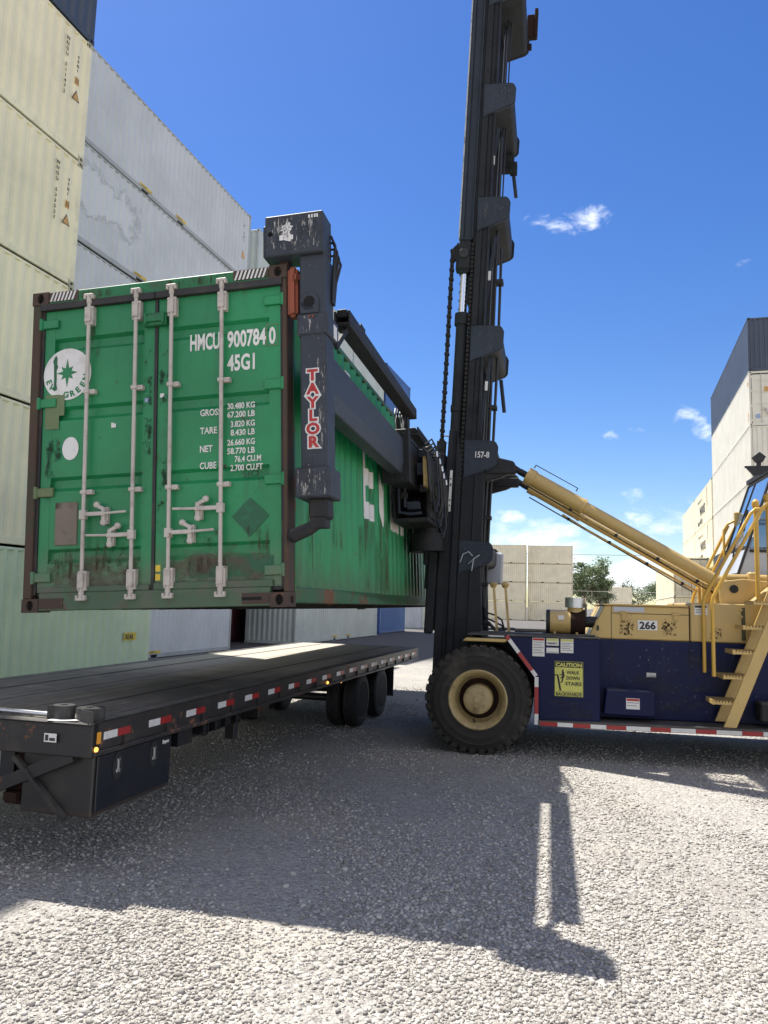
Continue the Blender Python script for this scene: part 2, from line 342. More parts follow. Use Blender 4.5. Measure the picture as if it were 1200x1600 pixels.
# ------------------------------------------------------------------ ground
def build_ground():
    m = MB(); S_ = 900
    m.add([(-S_, -60, 0), (S_, -60, 0), (S_, S_, 0), (-S_, S_, 0)], [(0,1,2,3)])
    g = m.build('ground', M_['gravel_ground'], recalc=False); tag(g, kind='structure')
build_ground()

def build_stones():
    """crushed stone lying loose on the yard, denser where it was spread"""
    phi = (1+5**.5)/2
    iv = np.array([(-1,phi,0),(1,phi,0),(-1,-phi,0),(1,-phi,0),(0,-1,phi),(0,1,phi),(0,-1,-phi),(0,1,-phi),(phi,0,-1),(phi,0,1),(-phi,0,-1),(-phi,0,1)], float)
    iv /= np.linalg.norm(iv[0])
    fi = np.array([(0,11,5),(0,5,1),(0,1,7),(0,7,10),(0,10,11),(1,5,9),(5,11,4),(11,10,2),(10,7,6),(7,1,8),(3,9,4),(3,4,2),(3,2,6),(3,6,8),(3,8,9),(4,9,5),(2,4,11),(6,2,10),(8,6,7),(9,8,1)])
    N = 270000
    # polar sampling round the viewpoint: constant count per log-distance
    d = 2.2*np.exp(RNG.random(N)*math.log(19/2.2)); a = rad(90+17) + (RNG.random(N)-.5)*rad(86)
    x = d*np.cos(a); y = d*np.sin(a)
    # patchiness
    pn = np.sin(x*1.3+1.1*np.sin(y*.9))*np.sin(y*1.1+1.7*np.sin(x*.7)) + .5*np.sin(x*3.1+y*2.3)
    # two wheel tracks worn into the stone where machines turn
    tr1 = np.abs(x - (.9+.10*(y-6)**2*.35-.25*(y-6))); tr2 = np.abs(x - (2.9+.10*(y-6)**2*.35-.25*(y-6)))
    wear = 1-.62*np.exp(-(np.minimum(tr1, tr2)/.28)**2)
    keep = RNG.random(N) < np.clip(.64+.72*pn, .06, 1)*wear; x = x[keep]; y = y[keep]; d = d[keep]; n = len(x)
    s = (.0046 + .0110*RNG.random(n)**2.0) * (1+.008*d)
    big = RNG.random(n) < .015; s[big] *= 1.6
    sc3 = np.stack([s*(.8+.6*RNG.random(n)), s*(.7+.5*RNG.random(n)), s*(.45+.4*RNG.random(n))], 1)
    V = iv[None]*(1+(RNG.random((n,12,1))-.5)*.5)*sc3[:,None,:]
    th = RNG.random(n)*6.283; ct, st = np.cos(th), np.sin(th)
    tl = (RNG.random(n)-.5)*.9; c2, s2 = np.cos(tl), np.sin(tl)
    X = V[...,0]*c2[:,None]+V[...,2]*s2[:,None]; Z = -V[...,0]*s2[:,None]+V[...,2]*c2[:,None]
    P = np.stack([X*ct[:,None]-V[...,1]*st[:,None]+x[:,None], X*st[:,None]+V[...,1]*ct[:,None]+y[:,None], Z+(s*.28)[:,None]], -1)
    me = bpy.data.meshes.new('gravel'); nv = n*12; nf = n*20
    me.vertices.add(nv); me.vertices.foreach_set('co', P.reshape(-1).astype(np.float32))
    F = (fi[None]+12*np.arange(n)[:,None,None]).reshape(-1).astype(np.int32)
    me.loops.add(nf*3); me.loops.foreach_set('vertex_index', F)
    me.polygons.add(nf); me.polygons.foreach_set('loop_start', (np.arange(nf)*3).astype(np.int32))
    me.update(calc_edges=True); me.materials.append(M_['stone'])
    o = link('gravel', me); tag(o, 'loose pale crushed stone strewn over the yard floor', 'gravel', kind='stuff')
build_stones()

# ------------------------------------------------------------------ containers
HC, H86, LW = 2.896, 2.591, 2.438
def casting(name, corner, sx, sy, sz, mt, parent):
    """corner block .162 x .178 x .118 with oval openings in its outer faces; corner = outermost point, s* = inward signs"""
    w, l, h = .162, .178, .118; m = MB(); x0, y0, z0 = corner
    def ring(o, u, v, U, Vv, ru, rv, dirn, n=16):
        o, u, v, dirn = map(Vector, (o, u, v, dirn)); vs = []
        for k in range(n):
            a = 2*math.pi*k/n + math.pi/4; c, s_ = math.cos(a), math.sin(a); q = max(abs(c), abs(s_))
            vs.append(o + u*(U/2 + c/q*U/2) + v*(Vv/2 + s_/q*Vv/2))
        for k in range(n):
            a = 2*math.pi*k/n + math.pi/4; vs.append(o + u*(U/2 + math.cos(a)*ru) + v*(Vv/2 + math.sin(a)*rv))
        for k in range(n):
            vs.append(vs[n+k] + dirn*.035)
        m.cur = 0; m.add(vs, [(k, (k+1) % n, n+(k+1) % n, n+k) for k in range(n)] + [(n+k, n+(k+1) % n, 2*n+(k+1) % n, 2*n+k) for k in range(n)])
        m.cur = 1; m.add(vs[2*n:], [tuple(range(n))]); m.cur = 0
    X = Vector((sx,0,0)); Y = Vector((0,sy,0)); Z = Vector((0,0,sz)); O = Vector(corner)
    ring(O, X, Z, w, h, .034, .045, Y)          # end face
    ring(O, Y, Z, l, h, .048, .034, X)          # side face
    ring(O, X, Y, w, l, .034, .055, Z)          # top / bottom face
    A, B, D = O + X*w, O + Y*l, O + Z*h
    m.add([A, A+Y*l, A+Y*l+Z*h, A+Z*h], [(0,1,2,3)]); m.add([B, B+X*w, B+X*w+Z*h, B+Z*h], [(0,1,2,3)]); m.add([D, D+X*w, D+X*w+Y*l, D+Y*l], [(0,1,2,3)])
    return m.build(name, [mt, M_['black_hole']], parent)

def corr_profile(a, b, pitch, depth):
    """breakpoints (t, inset) of a trapezoidal corrugation between a and b"""
    n = max(1, round((b-a)/pitch)); p = (b-a)/n; pts = [(a, 0)]
    for i in range(n):
        t = a+i*p; pts += [(t+p*.26, 0), (t+p*.48, depth), (t+p*.76, depth), (t+p*.98, 0)]
    if pts[-1][0] < b: pts.append((b, 0))
    return pts
def side_x(L): return corr_profile(.16, L-.16, .2785, .036)

def door_leaf(x0, x1, H, col, parent, rods, hinge_x, hinge_zs, hinge_s, handles, metal, gask, detail=True, rusty=None, gr=0):
    zb, zt = .17, H-.175
    m = MB(); n = 4; prof = [(.045, zb)]
    for i in range(n):
        zc = zb + (zt-zb)*(i+.62)/n - .08
        prof += [(.045, zc-.07), (.083, zc-.035), (.083, zc+.035), (.045, zc+.06)]
    prof.append((.045, zt)); xa, xb = x0+.10, x1-.10
    m.sheet(prof, 'x', xa, xb)
    m.box(x0, xa, .043, .093, zb, zt); m.box(xb, x1, .043, .093, zb, zt)
    m.box(xa, xb, .093, .10, zb, zt)
    leaf = m.build('door', col, parent, bevel=0)
    g = MB(); g.box(x0-.028, x0-.002, .030, .085, zb-.02, zt+.02); g.box(x1+.002, x1+.014+gr, .040, .085, zb-.02, zt+.02); g.box(x0-.03, x1+.03, -.002+.03*(gr == 0), .085, zt+.002, zt+.060); g.box(x0, x1, .052, .085, zb-.03, zb-.002)
    g.build('gasket', gask, leaf)
    for rx in rods:
        r = MB(); r.tube([(rx, -.005, .13), (rx, -.005, H-.11)], .0175, 10); rod = r.build('lock_rod', metal, leaf, smooth=True)
        if detail:
            for z in (.26, H-.27):
                k = MB(); k.box(rx-.035, rx+.045, -.012, .043, z-.085, z+.085); k.box(rx-.028, rx+.028, -.032, -.012, z-.06, z+.06)
                for bz in (-.06, .06):
                    for bx in (-.02, .034): k.lathe([(0, .008), (-.006, .006)], (rx+bx, -.013 if bx > 0 else -.033, z+bz), 'y', 8)
                k.build('rod_guide', metal, leaf, bevel=.006)
            for z in (H*.355, H*.665):
                k = MB(); k.box(rx-.03, rx+.075, -.006, .043, z-.02, z+.02); k.box(rx-.026, rx+.026, -.028, -.006, z-.016, z+.016); k.lathe([(0, .008), (-.006, .006)], (rx+.055, -.007, z), 'y', 8)
                k.build('rod_bracket', metal, leaf, bevel=.005)
            for z, s in ((.115, -1), (H-.095, 1)):
                k = MB(); k.tube([(rx, -.005, z-s*.06), (rx, -.005, z+s*.02)], .024, 10); k.box(rx-.038, rx+.042, -.03, .015, z+s*.012-.012, z+s*.012+.012); k.box(rx-.045, rx-.025, -.03, .045, z-.022, z+.022); k.box(rx+.028, rx+.048, -.03, .045, z-.022, z+.022)
                k.build('cam_keeper', metal, leaf, bevel=.004)
    for (hx, hz, s) in handles:
        k = MB(); k.box(hx-.03, hx+.03, -.03, .02, hz-.04, hz+.04)
        k.bar((hx+s*.02, -.028, hz), (hx+s*.22, -.03, hz), .022, .035); k.tube([(hx+s*.2, -.03, hz), (hx+s*.42, -.032, hz+.008)], .012, 8)
        k.bar((hx+s*.20, -.012, hz-.075), (hx+s*.20, -.012, hz+.05), .035, .03, (0,1,0)); k.lathe([(0, .03), (-.02, .03), (-.03, .02)], (hx+s*.20, .0, hz-.075), 'y', 12)
        k.bar((hx+s*.20, -.012, hz+.04), (hx+s*.13, -.012, hz+.075), .032, .022, (0,1,0)); k.lathe([(0, .028), (-.02, .028), (-.03, .018)], (hx+s*.13, .0, hz+.08), 'y', 12)
        k.box(hx+s*.2-.03, hx+s*.2+.03, -.002, .043, hz-.09, hz+.06)
        k.build('handle', metal, leaf, bevel=.004)
    for i, hz in enumerate(hinge_zs):
        k = MB(); k.box(min(hinge_x, hinge_x+hinge_s*.17), max(hinge_x, hinge_x+hinge_s*.17), .018, .046, hz-.04, hz+.04); k.tube([(hinge_x, .02, hz-.055), (hinge_x, .02, hz+.055)], .02, 10)
        k.build('hinge', rusty if (rusty and i == 1) else col, leaf, bevel=.005)
    return leaf

def container(label, mats, L=12.192, H=HC, front='panel', back='panel', group=None, matrix=None, dims=True, marks=None, cat='shipping container', pockets=False):
    """x 0..W, y 0..L (front end y=0), z 0..H"""
    pan, frm = mats['panel'], mats['frame']; cst = mats.get('cast', frm); W = LW
    root = thing('shipping_container', label, cat, matrix, group)
    eL, eR = mats.get('edges', (.135, W-.135)); TD_ = mats.get('top_drop', 0)
    for y in (0, L):
        s = 1 if y == 0 else -1; ya, yb = sorted((y+s*.004, y+s*.16))
        for xa, xb in ((.004, eL-.03), (eR+.03, W-.004)):
            f = MB(); f.box(xa, xb, ya, yb, .118, H-.118); f.build('corner_post', mats.get('post', frm), root, bevel=.008)
    for xa, xb in ((.006, .07), (W-.07, W-.006)):
        r = MB()
        if pockets:
            c0 = L/2-1.03-.18; c1 = L/2-1.03+.18; c2 = L/2+1.03-.18; c3 = L/2+1.03+.18
            for a, b in ((.18, c0), (c1, c2), (c3, L-.18)): r.box(xa, xb, a, b, .03, .165)
            for a, b in ((c0, c1), (c2, c3)): r.box(xa, xb, a, b, .13, .16); r.box(xa, xb, a, b, .012, .028)
        else: r.box(xa, xb, .18, L-.18, .03, .165)
        r.build('bottom_rail', mats.get('brail', frm), root, bevel=.008)
    for xa, xb in ((.006, .066), (W-.066, W-.006)):
        r = MB(); r.box(xa, xb, .17, L-.17, H-.085-TD_, H-.025-TD_); r.build('top_rail', mats.get('trail', frm), root, bevel=.008)
    if pockets:
        k = MB()
        for cy in (L/2-1.03, L/2+1.03): k.box(.08, W-.08, cy-.18, cy+.18, .03, .128)
        k.build('fork_pocket', M_['black_hole'], root)
    # sides
    for sgn in (0, 1):
        prof = [((.010+d) if sgn == 0 else (W-.010-d), t) for t, d in side_x(L)]
        m = MB(); m.sheet(prof, 'z', .15, H-.08-TD_); m.build('side_panel', mats.get('side', pan), root, recalc=False)
    m = MB(); prof = [(H-.04-TD_-d*.5, t) for t, d in corr_profile(.2, L-.2, .209, .02)]
    m.v += [(x, t, z) for z, t in prof for x in (.06, W-.06)]; m.f += [(2*i, 2*i+1, 2*i+3, 2*i+2) for i in range(len(prof)-1)]; m.m += [0]*(len(prof)-1)
    m.build('roof', mats.get('roof', pan), root, recalc=False)
    m = MB(); m.box(.06, W-.06, .1, L-.1, .10, .13)
    for k in range(int(L/.4)):
        if not pockets: m.box(.07, W-.07, .3+.4*k, .345+.4*k, .02, .10)
    m.build('floor', M_['underside'], root)
    for y, kind in ((0, front), (L, back)):
        s = 1 if y == 0 else -1; Y = lambda t: y+s*t
        def yb(m_, x0, x1, a, b, z0, z1): m_.box(x0, x1, min(Y(a), Y(b)), max(Y(a), Y(b)), z0, z1)
        if kind == 'panel':
            m = MB(); m.sheet([(t, Y(.02+d)) for t, d in corr_profile(.12, W-.12, .25, .045)], 'z', .15, H-.09); m.build('end_panel', mats.get('end', pan), root, recalc=False)
            m = MB(); yb(m, .16, W-.16, .006, .09, .02, .16); m.build('end_sill', frm, root, bevel=.008); m = MB(); yb(m, .16, W-.16, .006, .08, H-.10, H-.02); m.build('end_header', frm, root, bevel=.008)
        else:
            m = MB(); yb(m, .16, W-.16, .006, .1, .012, .165); m.build('door_sill', mats.get('sill', frm), root, bevel=.006)
            m = MB(); yb(m, .16, W-.16, .012, .1, H-.115, H-.006); m.build('door_header', mats.get('header', frm), root, bevel=.006)
            if s == 1:
                g = mats.get('metal', M_['galv']); gk = M_['gasket']; hz = (.30, 1.05, 1.86, H-.30); det = mats.get('detail', False)
                door_leaf(eL, 1.200, H, pan, root, (.580, 1.042), eL-.03, hz, 1, [(.580, .83, 1), (1.042, .64, -1)] if True else [], g, gk, det, mats.get('rusty_hinge'), gr=mats.get('gr', 0))
                door_leaf(1.238, eR, H, pan, root, (1.382, 1.850), eR+.03, hz, -1, [(1.850, .83, -1), (1.382, .64, 1)], g, gk, det, gr=mats.get('gr', 0))
            else:
                m = MB(); m.box(.14, W-.14, L-.08, L-.05, .17, H-.15); m.build('door', pan, root)
    for y, s in ((0, 1), (L, -1)):
        for x, sx in ((0, 1), (W, -1)):
            for z, sz in ((0, 1), (H, -1)): casting('corner_casting', (x, y, z), sx, s, sz, cst, root)
    if marks: marks(root, L, H)
    return root

CREAM = dict(panel=M_['cream_panel'], frame=M_['cream_frame'], cast=M_['cream_cast'])
PALE = dict(panel=M_['pale_green_panel'], frame=M_['pale_green_frame'])
TAN = dict(panel=M_['tan_panel'], frame=M_['tan_frame'])
WHITE = dict(panel=M_['white_panel'], frame=M_['white_frame'])
GRAY = dict(panel=M_['gray_panel'], frame=M_['gray_frame'])
SILVER = dict(panel=M_['silver_panel'], frame=M_['silver_frame'])
SLATE = dict(panel=M_['slate_panel'], frame=M_['slate_frame'])
BLUE = dict(panel=M_['blue_panel'], frame=M_['blue_frame'])
RED = dict(panel=M_['red_panel'], frame=M_['red_panel'])
def T3(x, y, z, rz=0): return Matrix.Translation((x, y, z)) @ Matrix.Rotation(rad(rz), 4, 'Z')
def relabel(root, label, matrix):
    c = copy_tree(root); c['label'] = label; c.matrix_local = matrix; return c

# vertical code and height stickers near the far end of the side facing the yard
def side_marks(code):
    def fn(root, L, H):
        x = LW+.004; n = len(code)
        for i, ch in enumerate(code):
            if ch != ' ': text(ch, .105, M_['black_marks'], root, (x-.005, L-.78, H-.42-i*.125), (0,1,0), (0,0,1), 1.1, .02, 'CENTER', name='code_letter')
        for i, ch in enumerate('45G1'):
            text(ch, .09, M_['black_marks'], root, (x-.005, L-.42, H-.62-i*.11), (0,1,0), (0,0,1), 1.1, .02, 'CENTER', name='code_letter')
        k = MB(); k.box(x-.012, x-.006, L-.47, L-.35, H-1.25, H-1.08); k.build('height_sticker', M_['orange_label'], root)
        for a, b in ((.452, .440), (.42, .408), (.38, .368)):
            k = MB(); k.box(x-.006, x-.004, L-a, L-b, H-1.22, H-1.11); k.build('sticker_mark', M_['black_marks'], root)
        k = MB(); k.prism([(L-.53, H-1.62), (L-.29, H-1.62), (L-.41, H-1.38)], 'x', x-.012, x-.007); k.build('warning_triangle', M_['black_marks'], root)
        k = MB(); k.prism([(L-.50, H-1.605), (L-.32, H-1.605), (L-.41, H-1.42)], 'x', x-.006, x-.004); k.build('warning_face', M_['orange_label'], root)
    return fn
YX, YY = -11.38-LW, 13.62-12.192
grp = 'cream containers of the tall left stack'
lv = {5: 'pale green container with REAR marking, lowest of the tall left stack'}
c0 = container('pale green container at ground level behind the flatbed trailer, bottom of the left stack', PALE, matrix=T3(YX, 17.38-12.192, 0), group=grp)
text('REAR', .17, M_['black_marks'], c0, (LW+.006, 12.192-1.05, 1.42-.5), (0,1,0), (0,0,1), .8, .02, name='rear_lettering')
kk = MB(); kk.box(LW-.004, LW+.002, 11.10, 11.58, .89, 1.08); kk.build('yellow_label', M_['yellow_label'], c0)
y1 = container('cream container second from the ground in the left stack, beside the raised green container door', CREAM, matrix=T3(YX, YY, HC), group=grp)
relabel(y1, 'cream container third from the ground in the left stack, level with the green container top', T3(YX, YY, 2*HC))
container('cream container fourth from the ground in the left stack, with the longer vertical black code', CREAM, matrix=T3(YX, YY, 3*HC), group=grp, marks=side_marks('WNGU 533527'))
container('cream container directly under the dark slate one at the top of the left stack', CREAM, matrix=T3(YX, YY, 4*HC), group=grp, marks=side_marks('WNGU 511472'))
container('dark slate container on top of the cream stack at upper left', SLATE, matrix=T3(YX+.02, YY+.02, 5*HC), group=grp)

# grey stack beyond, six high
GX, GY = -14.0-LW, 26.75-12.192
grp = 'light grey containers stacked behind the green one'
def gray_marks(root, L, H):
    for cy in (L/2-1.03, L/2+1.03):
        k = MB(); k.box(LW+.001, LW+.004, cy-.30, cy+.34, .17, .25); k.build('yellow_label', M_['yellow_label'], root)
        text('FORKLIFT', .06, M_['black_marks'], root, (LW+.005, cy-.26, .185), (0,1,0), (0,0,1), 1.2, .02, name='label_lettering')
lab = ['light grey container on the ground behind the trailer deck, bottom of the grey stack', 'light grey container one above the ground in the grey stack, behind the green one',
       'light grey container third from the ground in the grey stack', 'light grey container showing just above the green container roof, fourth of its stack',
       'light grey container with a pale repainted patch, second from the top', 'topmost light grey container of the grey stack, its roof edge running against the sky']
g0 = container(lab[0], GRAY, matrix=T3(GX, GY, 0), group=grp, marks=gray_marks, pockets=True)
for i in range(1, 6):
    c_ = relabel(g0, lab[i], T3(GX + (.0 if i % 2 else .015), GY, i*HC))
    if i == 4:
        pr = [(LW-.006-d, t) for t, d in side_x(12.192) if .9 < t < 7.0]
        pm = bpy.data.materials.new('repaint_patch'); pm.use_nodes = True; T = NT(pm.node_tree); b = T.n['Principled BSDF']; b.inputs['Base Color'].default_value = (.62,.635,.64,1); b.inputs['Roughness'].default_value = .5
        oc = T.new('ShaderNodeTexCoord').outputs['Object']; sp = T.new('ShaderNodeSeparateXYZ'); T.l.new(oc, sp.inputs[0])
        top = T.math('ADD', T.math('MULTIPLY', T.math('SUBTRACT', T.noise(oc, 1.4, 5), .5), 1.6), sp.outputs[2])
        f1 = T.ramp(top, 1.0, 1.35); f2 = T.math('SUBTRACT', 1.0, T.ramp(top, 2.2, 2.5)); f3 = T.math('SUBTRACT', 1.0, T.ramp(T.math('ADD', sp.outputs[1], T.math('MULTIPLY', T.noise(oc, 2.5, 4), 1.2)), 5.0, 5.6))
        tr = T.new('ShaderNodeBsdfTransparent'); ms = T.new('ShaderNodeMixShader'); T.l.new(T.math('MULTIPLY', T.math('MULTIPLY', f1, f2), f3), ms.inputs[0]); T.l.new(tr.outputs[0], ms.inputs[1]); T.l.new(b.outputs[0], ms.inputs[2]); T.l.new(ms.outputs[0], T.n['Material Output'].inputs[0])
        m = MB(); m.sheet(pr, 'z', .6, 2.75); m.build('repainted_patch', pm, c_, recalc=False)
    if i == 5:
        for k_, ch in enumerate('4 5G1'):
            if ch != ' ': text(ch, .12, M_['black_marks'], c_, (LW-.002, 11.65, 2.2-k_*.16), (0,1,0), (0,0,1), 1.1, .02, 'CENTER', name='code_letter')
        k = MB(); k.prism([(11.50, .9), (11.80, .9), (11.65, 1.2)], 'x', LW-.008, LW-.003); k.build('warning_triangle', M_['orange_label'], c_)
# row behind: red on the ground, white above
grp = 'containers of the row behind the grey stack'
container('dark red container end seen as a thin strip between grey and silver containers', RED, matrix=T3(-19.05, 27.6, 0), group=grp)
w0 = container('white container standing on the dark red one in the back row', SILVER, matrix=T3(-19.05, 27.6, HC), group=grp)
for i, s in zip(range(2, 6), ('third from the ground in the back row', 'fourth from the ground in the back row', 'fifth from the ground in the back row', 'with rusty top corner peeking out past the grey stack top')):
    relabel(w0, 'white container ' + s, T3(-19.05, 27.6, i*HC))
# silver stack
grp = 'silver containers stacked past the aisle'
s0 = container('silver container on the ground with its ribbed end toward the trailer', SILVER, matrix=T3(-15.85, 31.6, 0), group=grp, marks=gray_marks, pockets=True)
for i, s in zip(range(1, 6), ('second from the ground in the silver stack', 'third from the ground in the silver stack', 'fourth from the ground in the silver stack', 'fifth from the ground in the silver stack', 'topmost of the silver stack, showing above the green roof')):
    relabel(s0, 'silver container ' + s, T3(-14.1-LW, 27.75, i*HC))
grp = 'short silver containers before the blue stack'
q0 = container('short silver container on the ground just before the blue stack', SILVER, L=6.058, matrix=T3(-14.1-LW, 40.1, HC), group=grp)
q0['label'] = 'short silver container second from the ground before the blue stack'
for i, s in ((2, 'third'), (3, 'fourth'), (4, 'fifth'), (5, 'sixth and topmost')): relabel(q0, 'short silver container, %s from the ground before the blue stack' % s, T3(-14.1-LW, 40.1, i*HC))
grp = 'blue containers at the far end of the left row'
b0 = container('blue container on the ground past the silver one', BLUE, L=6.058, matrix=T3(-14.0-LW, 46.3, 0), group=grp)
for i, s in zip(range(1, 6), ('second', 'third', 'fourth', 'fifth', 'sixth and topmost')):
    relabel(b0, 'blue container, %s from the ground in the far blue stack' % s, T3(-14.0-LW, 46.3, i*HC))
grp = 'far grey containers beyond the blue stack'
f0 = container('grey container on the ground beyond the blue stack, its ribbed end facing the camera', dict(panel=M_['silver_panel'], frame=M_['silver_frame'], end=M_['gray_panel']), matrix=T3(-14.06-LW, 57.8, 0), group=grp)
relabel(f0, 'grey container resting on the farthest ground level one in the left row', T3(-14.06-LW, 57.8, HC))

# right hand stacks
RX = 6.8
grp = 'containers of the tall right stack'; LR = 16.15
TW = dict(WHITE)
r1 = container('slate container on the ground at the base of the tall right stack', SLATE, L=LR, matrix=T3(RX, 42.8, 0), group=grp)
relabel(r1, 'slate container second from the ground in the right stack behind the cab rails', T3(RX, 42.8, HC))
r3 = container('white container with a faint yellow streak, third from the ground in the right stack', WHITE, L=LR, matrix=T3(RX, 42.8, 2*HC), group=grp)
relabel(r3, 'white ribbed end container fourth from the ground in the right stack', T3(RX, 42.8, 3*HC))
def door_marks(root, L, H):
    k = MB(); k.box(.72, .92, .036, .042, 1.85, 2.05); k.box(.70, .94, .037, .041, 1.80, 1.84); k.build('orange_label', M_['orange_label'], root)
    k = MB(); k.box(.32, .50, .036, .042, .38, .62); k.build('blue_label', M_['blue_label'], root)
    k = MB(); k.box(-.002, .006, .3, .5, 2.2, 2.42); k.box(-.002, .006, .25, .42, .3, .75); k.build('side_label', M_['orange_label'], root)
    text('TRIU', .12, M_['black_marks'], root, (1.55, .040, 2.35), (1,0,0), (0,0,1), .8, .02)
container('white container with doors facing the yard, directly below the slate top of the right stack', WHITE, L=LR, matrix=T3(RX, 42.8, 4*HC), group=grp, front='door', marks=door_marks)
container('slate container crowning the tall right stack', SLATE, L=LR, matrix=T3(RX, 42.8, 5*HC), group=grp, pockets=True)
grp = 'cream containers behind the tall right stack'
def big_marks(root, L, H):
    x = -.003; R_, U_ = (0,-1,0), (0,0,1)
    text('WAVUY 16', .34, M_['black_marks'], root, (x, 9.6, 2.05), R_, U_, 1.6, .02, spacing=1.4)
    text('WAVS', 1.0, M_['black_marks'], root, (x, 8.2, .98), R_, U_, 1.35, .03, spacing=1.0)
    text('box 40 ft', .62, M_['black_marks'], root, (x, 9.8, .28), R_, U_, 1.5, .03)
    k = MB(); k.box(x-.003, x, 2.9, 3.02, 1.2, 2.7); k.build('black_code', M_['black_marks'], root)
e4 = container('cream container with large dark lettering, top of the stack behind the tall right one', CREAM, matrix=T3(6.8, 59.6, 3*HC), group=grp, marks=big_marks)
e3 = container('cream container with large dark lettering and doors toward the yard, under the topmost lettered one', CREAM, matrix=T3(6.8, 59.6, 2*HC), group=grp, front='door', marks=big_marks)
relabel(e3, 'cream lettered container second from the ground behind the right stack', T3(6.8, 59.6, HC)); relabel(e4, 'cream lettered container at ground level behind the right stack', T3(6.8, 59.6, 0))
grp = 'short stack of cream containers left of the lettered stack'
TD = dict(CREAM); TD['panel'] = M_['tan_panel']; TD['side'] = M_['cream_panel']
def d2(root, L, H): text('TEXU 40016', .15, M_['black_marks'], root, (1.35, .042, 2.25), (1,0,0), (0,0,1), .8, .02)
container('cream container with tan doors, upper of the two behind the tilt cylinders', TD, matrix=T3(4.12, 59.6, HC), group=grp, front='door', marks=d2)
container('cream container with ribbed end at ground level under the tan doored one', CREAM, matrix=T3(4.12, 59.6, 0), group=grp)

grp = 'second rank of cream containers behind the right hand stacks'
z0 = container('cream container in the second rank behind the lettered stack, top level', CREAM, matrix=T3(6.8, 72.0, 3*HC), group=grp)
relabel(z0, 'cream container in the second rank behind the lettered stack, one below the top', T3(6.8, 72.0, 2*HC)); relabel(z0, 'cream container in the second rank behind the lettered stack, second from the ground', T3(6.8, 72.0, HC)); relabel(z0, 'cream container in the second rank behind the lettered stack, on the ground', T3(6.8, 72.0, 0))
relabel(z0, 'cream container behind the tan doored one, upper level', T3(4.12, 72.0, HC)); relabel(z0, 'cream container behind the tan doored one, on the ground', T3(4.12, 72.0, 0))
# far 20 foot stacks, side on
grp = 'far tan twenty foot containers stacked four high'
def fm(root, L, H): 
    for i in range(5): text('TCLU4'[i], .15, M_['black_marks'], root, (LW+.003, .45, H-.5-i*.2), (0,1,0), (0,0,1), .9, .03, 'CENTER', name='code_letter')
f0 = container('tan container in the far left column of the distant four high stack, ground level', TAN, L=6.058, H=H86, matrix=T3(-9.0, 93.6, 0, 0), group=grp, marks=fm, pockets=True)
def far(col, i): return Matrix.Translation((-17.85+col*6.25, 107+col*1.2+LW, i*H86)) @ Matrix.Rotation(rad(-90+3), 4, 'Z')
f0.matrix_local = far(0, 0)
nm = ['ground level', 'second level', 'third level', 'top level']
for col, cn in ((0, 'left'), (1, 'right')):
    for i in range(4):
        if (col, i) == (0, 0): continue
        relabel(f0, 'tan container, %s of the %s column in the distant four high stack' % (nm[i], cn), far(col, i))
ylw = dict(panel=M_['tan_panel'], frame=M_['tan_frame'])
f1 = container('distant yellowish container just above the engine cover, upper of its pair', ylw, L=6.058, matrix=Matrix.Translation((-3.0, 148, HC)) @ Matrix.Rotation(rad(-90), 4, 'Z'), group='distant pair of yellowish containers')
relabel(f1, 'distant yellowish container at ground level under its twin, behind the engine cover', Matrix.Translation((-3.0, 148, 0)) @ Matrix.Rotation(rad(-90), 4, 'Z'))
# ------------------------------------------------------------------ the raised green container
GM = Matrix.Translation((-4.930, 5.551, 1.816)) @ Matrix.Rotation(rad(4.494), 4, 'Z') @ Matrix.Rotation(rad(-.082), 4, 'X') @ Matrix.Rotation(rad(-2.904), 4, 'Y')
GRN = dict(panel=M_['green_paint'], side=M_['green_side'], frame=M_['rust_post'], cast=M_['rust_casting'], post=M_['rust_post'], brail=M_['green_rail'], trail=M_['green_rail'], sill=M_['green_sill'], header=M_['green_header'], metal=M_['galv'], detail=True, edges=(.115, LW-.075), top_drop=.115, gr=.018, rusty_hinge=M_['old_patch'], roof=M_['green_side'])
gc = container('raised green container with white star logo and rusty corner posts, held by the lift machine', GRN, front='door', matrix=GM)
YD = .040            # just proud of the door skin
Rr, Uu = (1,0,0), (0,0,1)
doors = [o for o in gc.children if o.name.startswith('door') and 'sill' not in o.name and 'header' not in o.name]
dl, dr = doors[0], doors[1]
dl['label'] = 'left door leaf with round logo and olive patch'; dr['label'] = 'right door leaf with white code and weights'
WL = M_['white_letters']
def dtext(t, x0, x1, z, h, par=dr, mt=WL, bold=.03, y=YD):
    o = text(t, h/.73, mt, par, (0, y, z), Rr, Uu, 1.0, bold)
    xs = [v.co.x for v in o.data.vertices]; a, b = min(xs), max(xs)
    for v in o.data.vertices: v.co.x = x0 + (v.co.x-a)*(x1-x0)/(b-a)
    return o
dtext('HMCU', 1.540, 1.815, 2.225, .145); dtext('900784', 1.885, 2.235, 2.222, .145); dtext('0', 2.262, 2.322, 2.222, .145)
k = MB()
for x0, x1, z0, z1 in ((2.238, 2.342, 2.385, 2.392), (2.238, 2.342, 2.200, 2.207), (2.238, 2.245, 2.2, 2.39), (2.336, 2.342, 2.2, 2.39)): k.box(x0, x1, YD-.002, YD, z0, z1)
k.build('code_box', M_['old_patch'], dr)
dtext('45G1', 1.885, 2.135, 2.015, .14)
zz = [(1.635, 'GROSS', '30.480 KG', '67.200 LB', 1.640), (1.478, 'TARE', '3.820 KG', '8.430 LB', 1.640), (1.320, 'NET', '26.660 KG', '58.770 LB', 1.640), (1.175, 'CUBE', '76.4 CU.M', '2.700 CU.FT', 1.640)]
wl = {'GROSS': .19, 'TARE': .155, 'NET': .115, 'CUBE': .15}
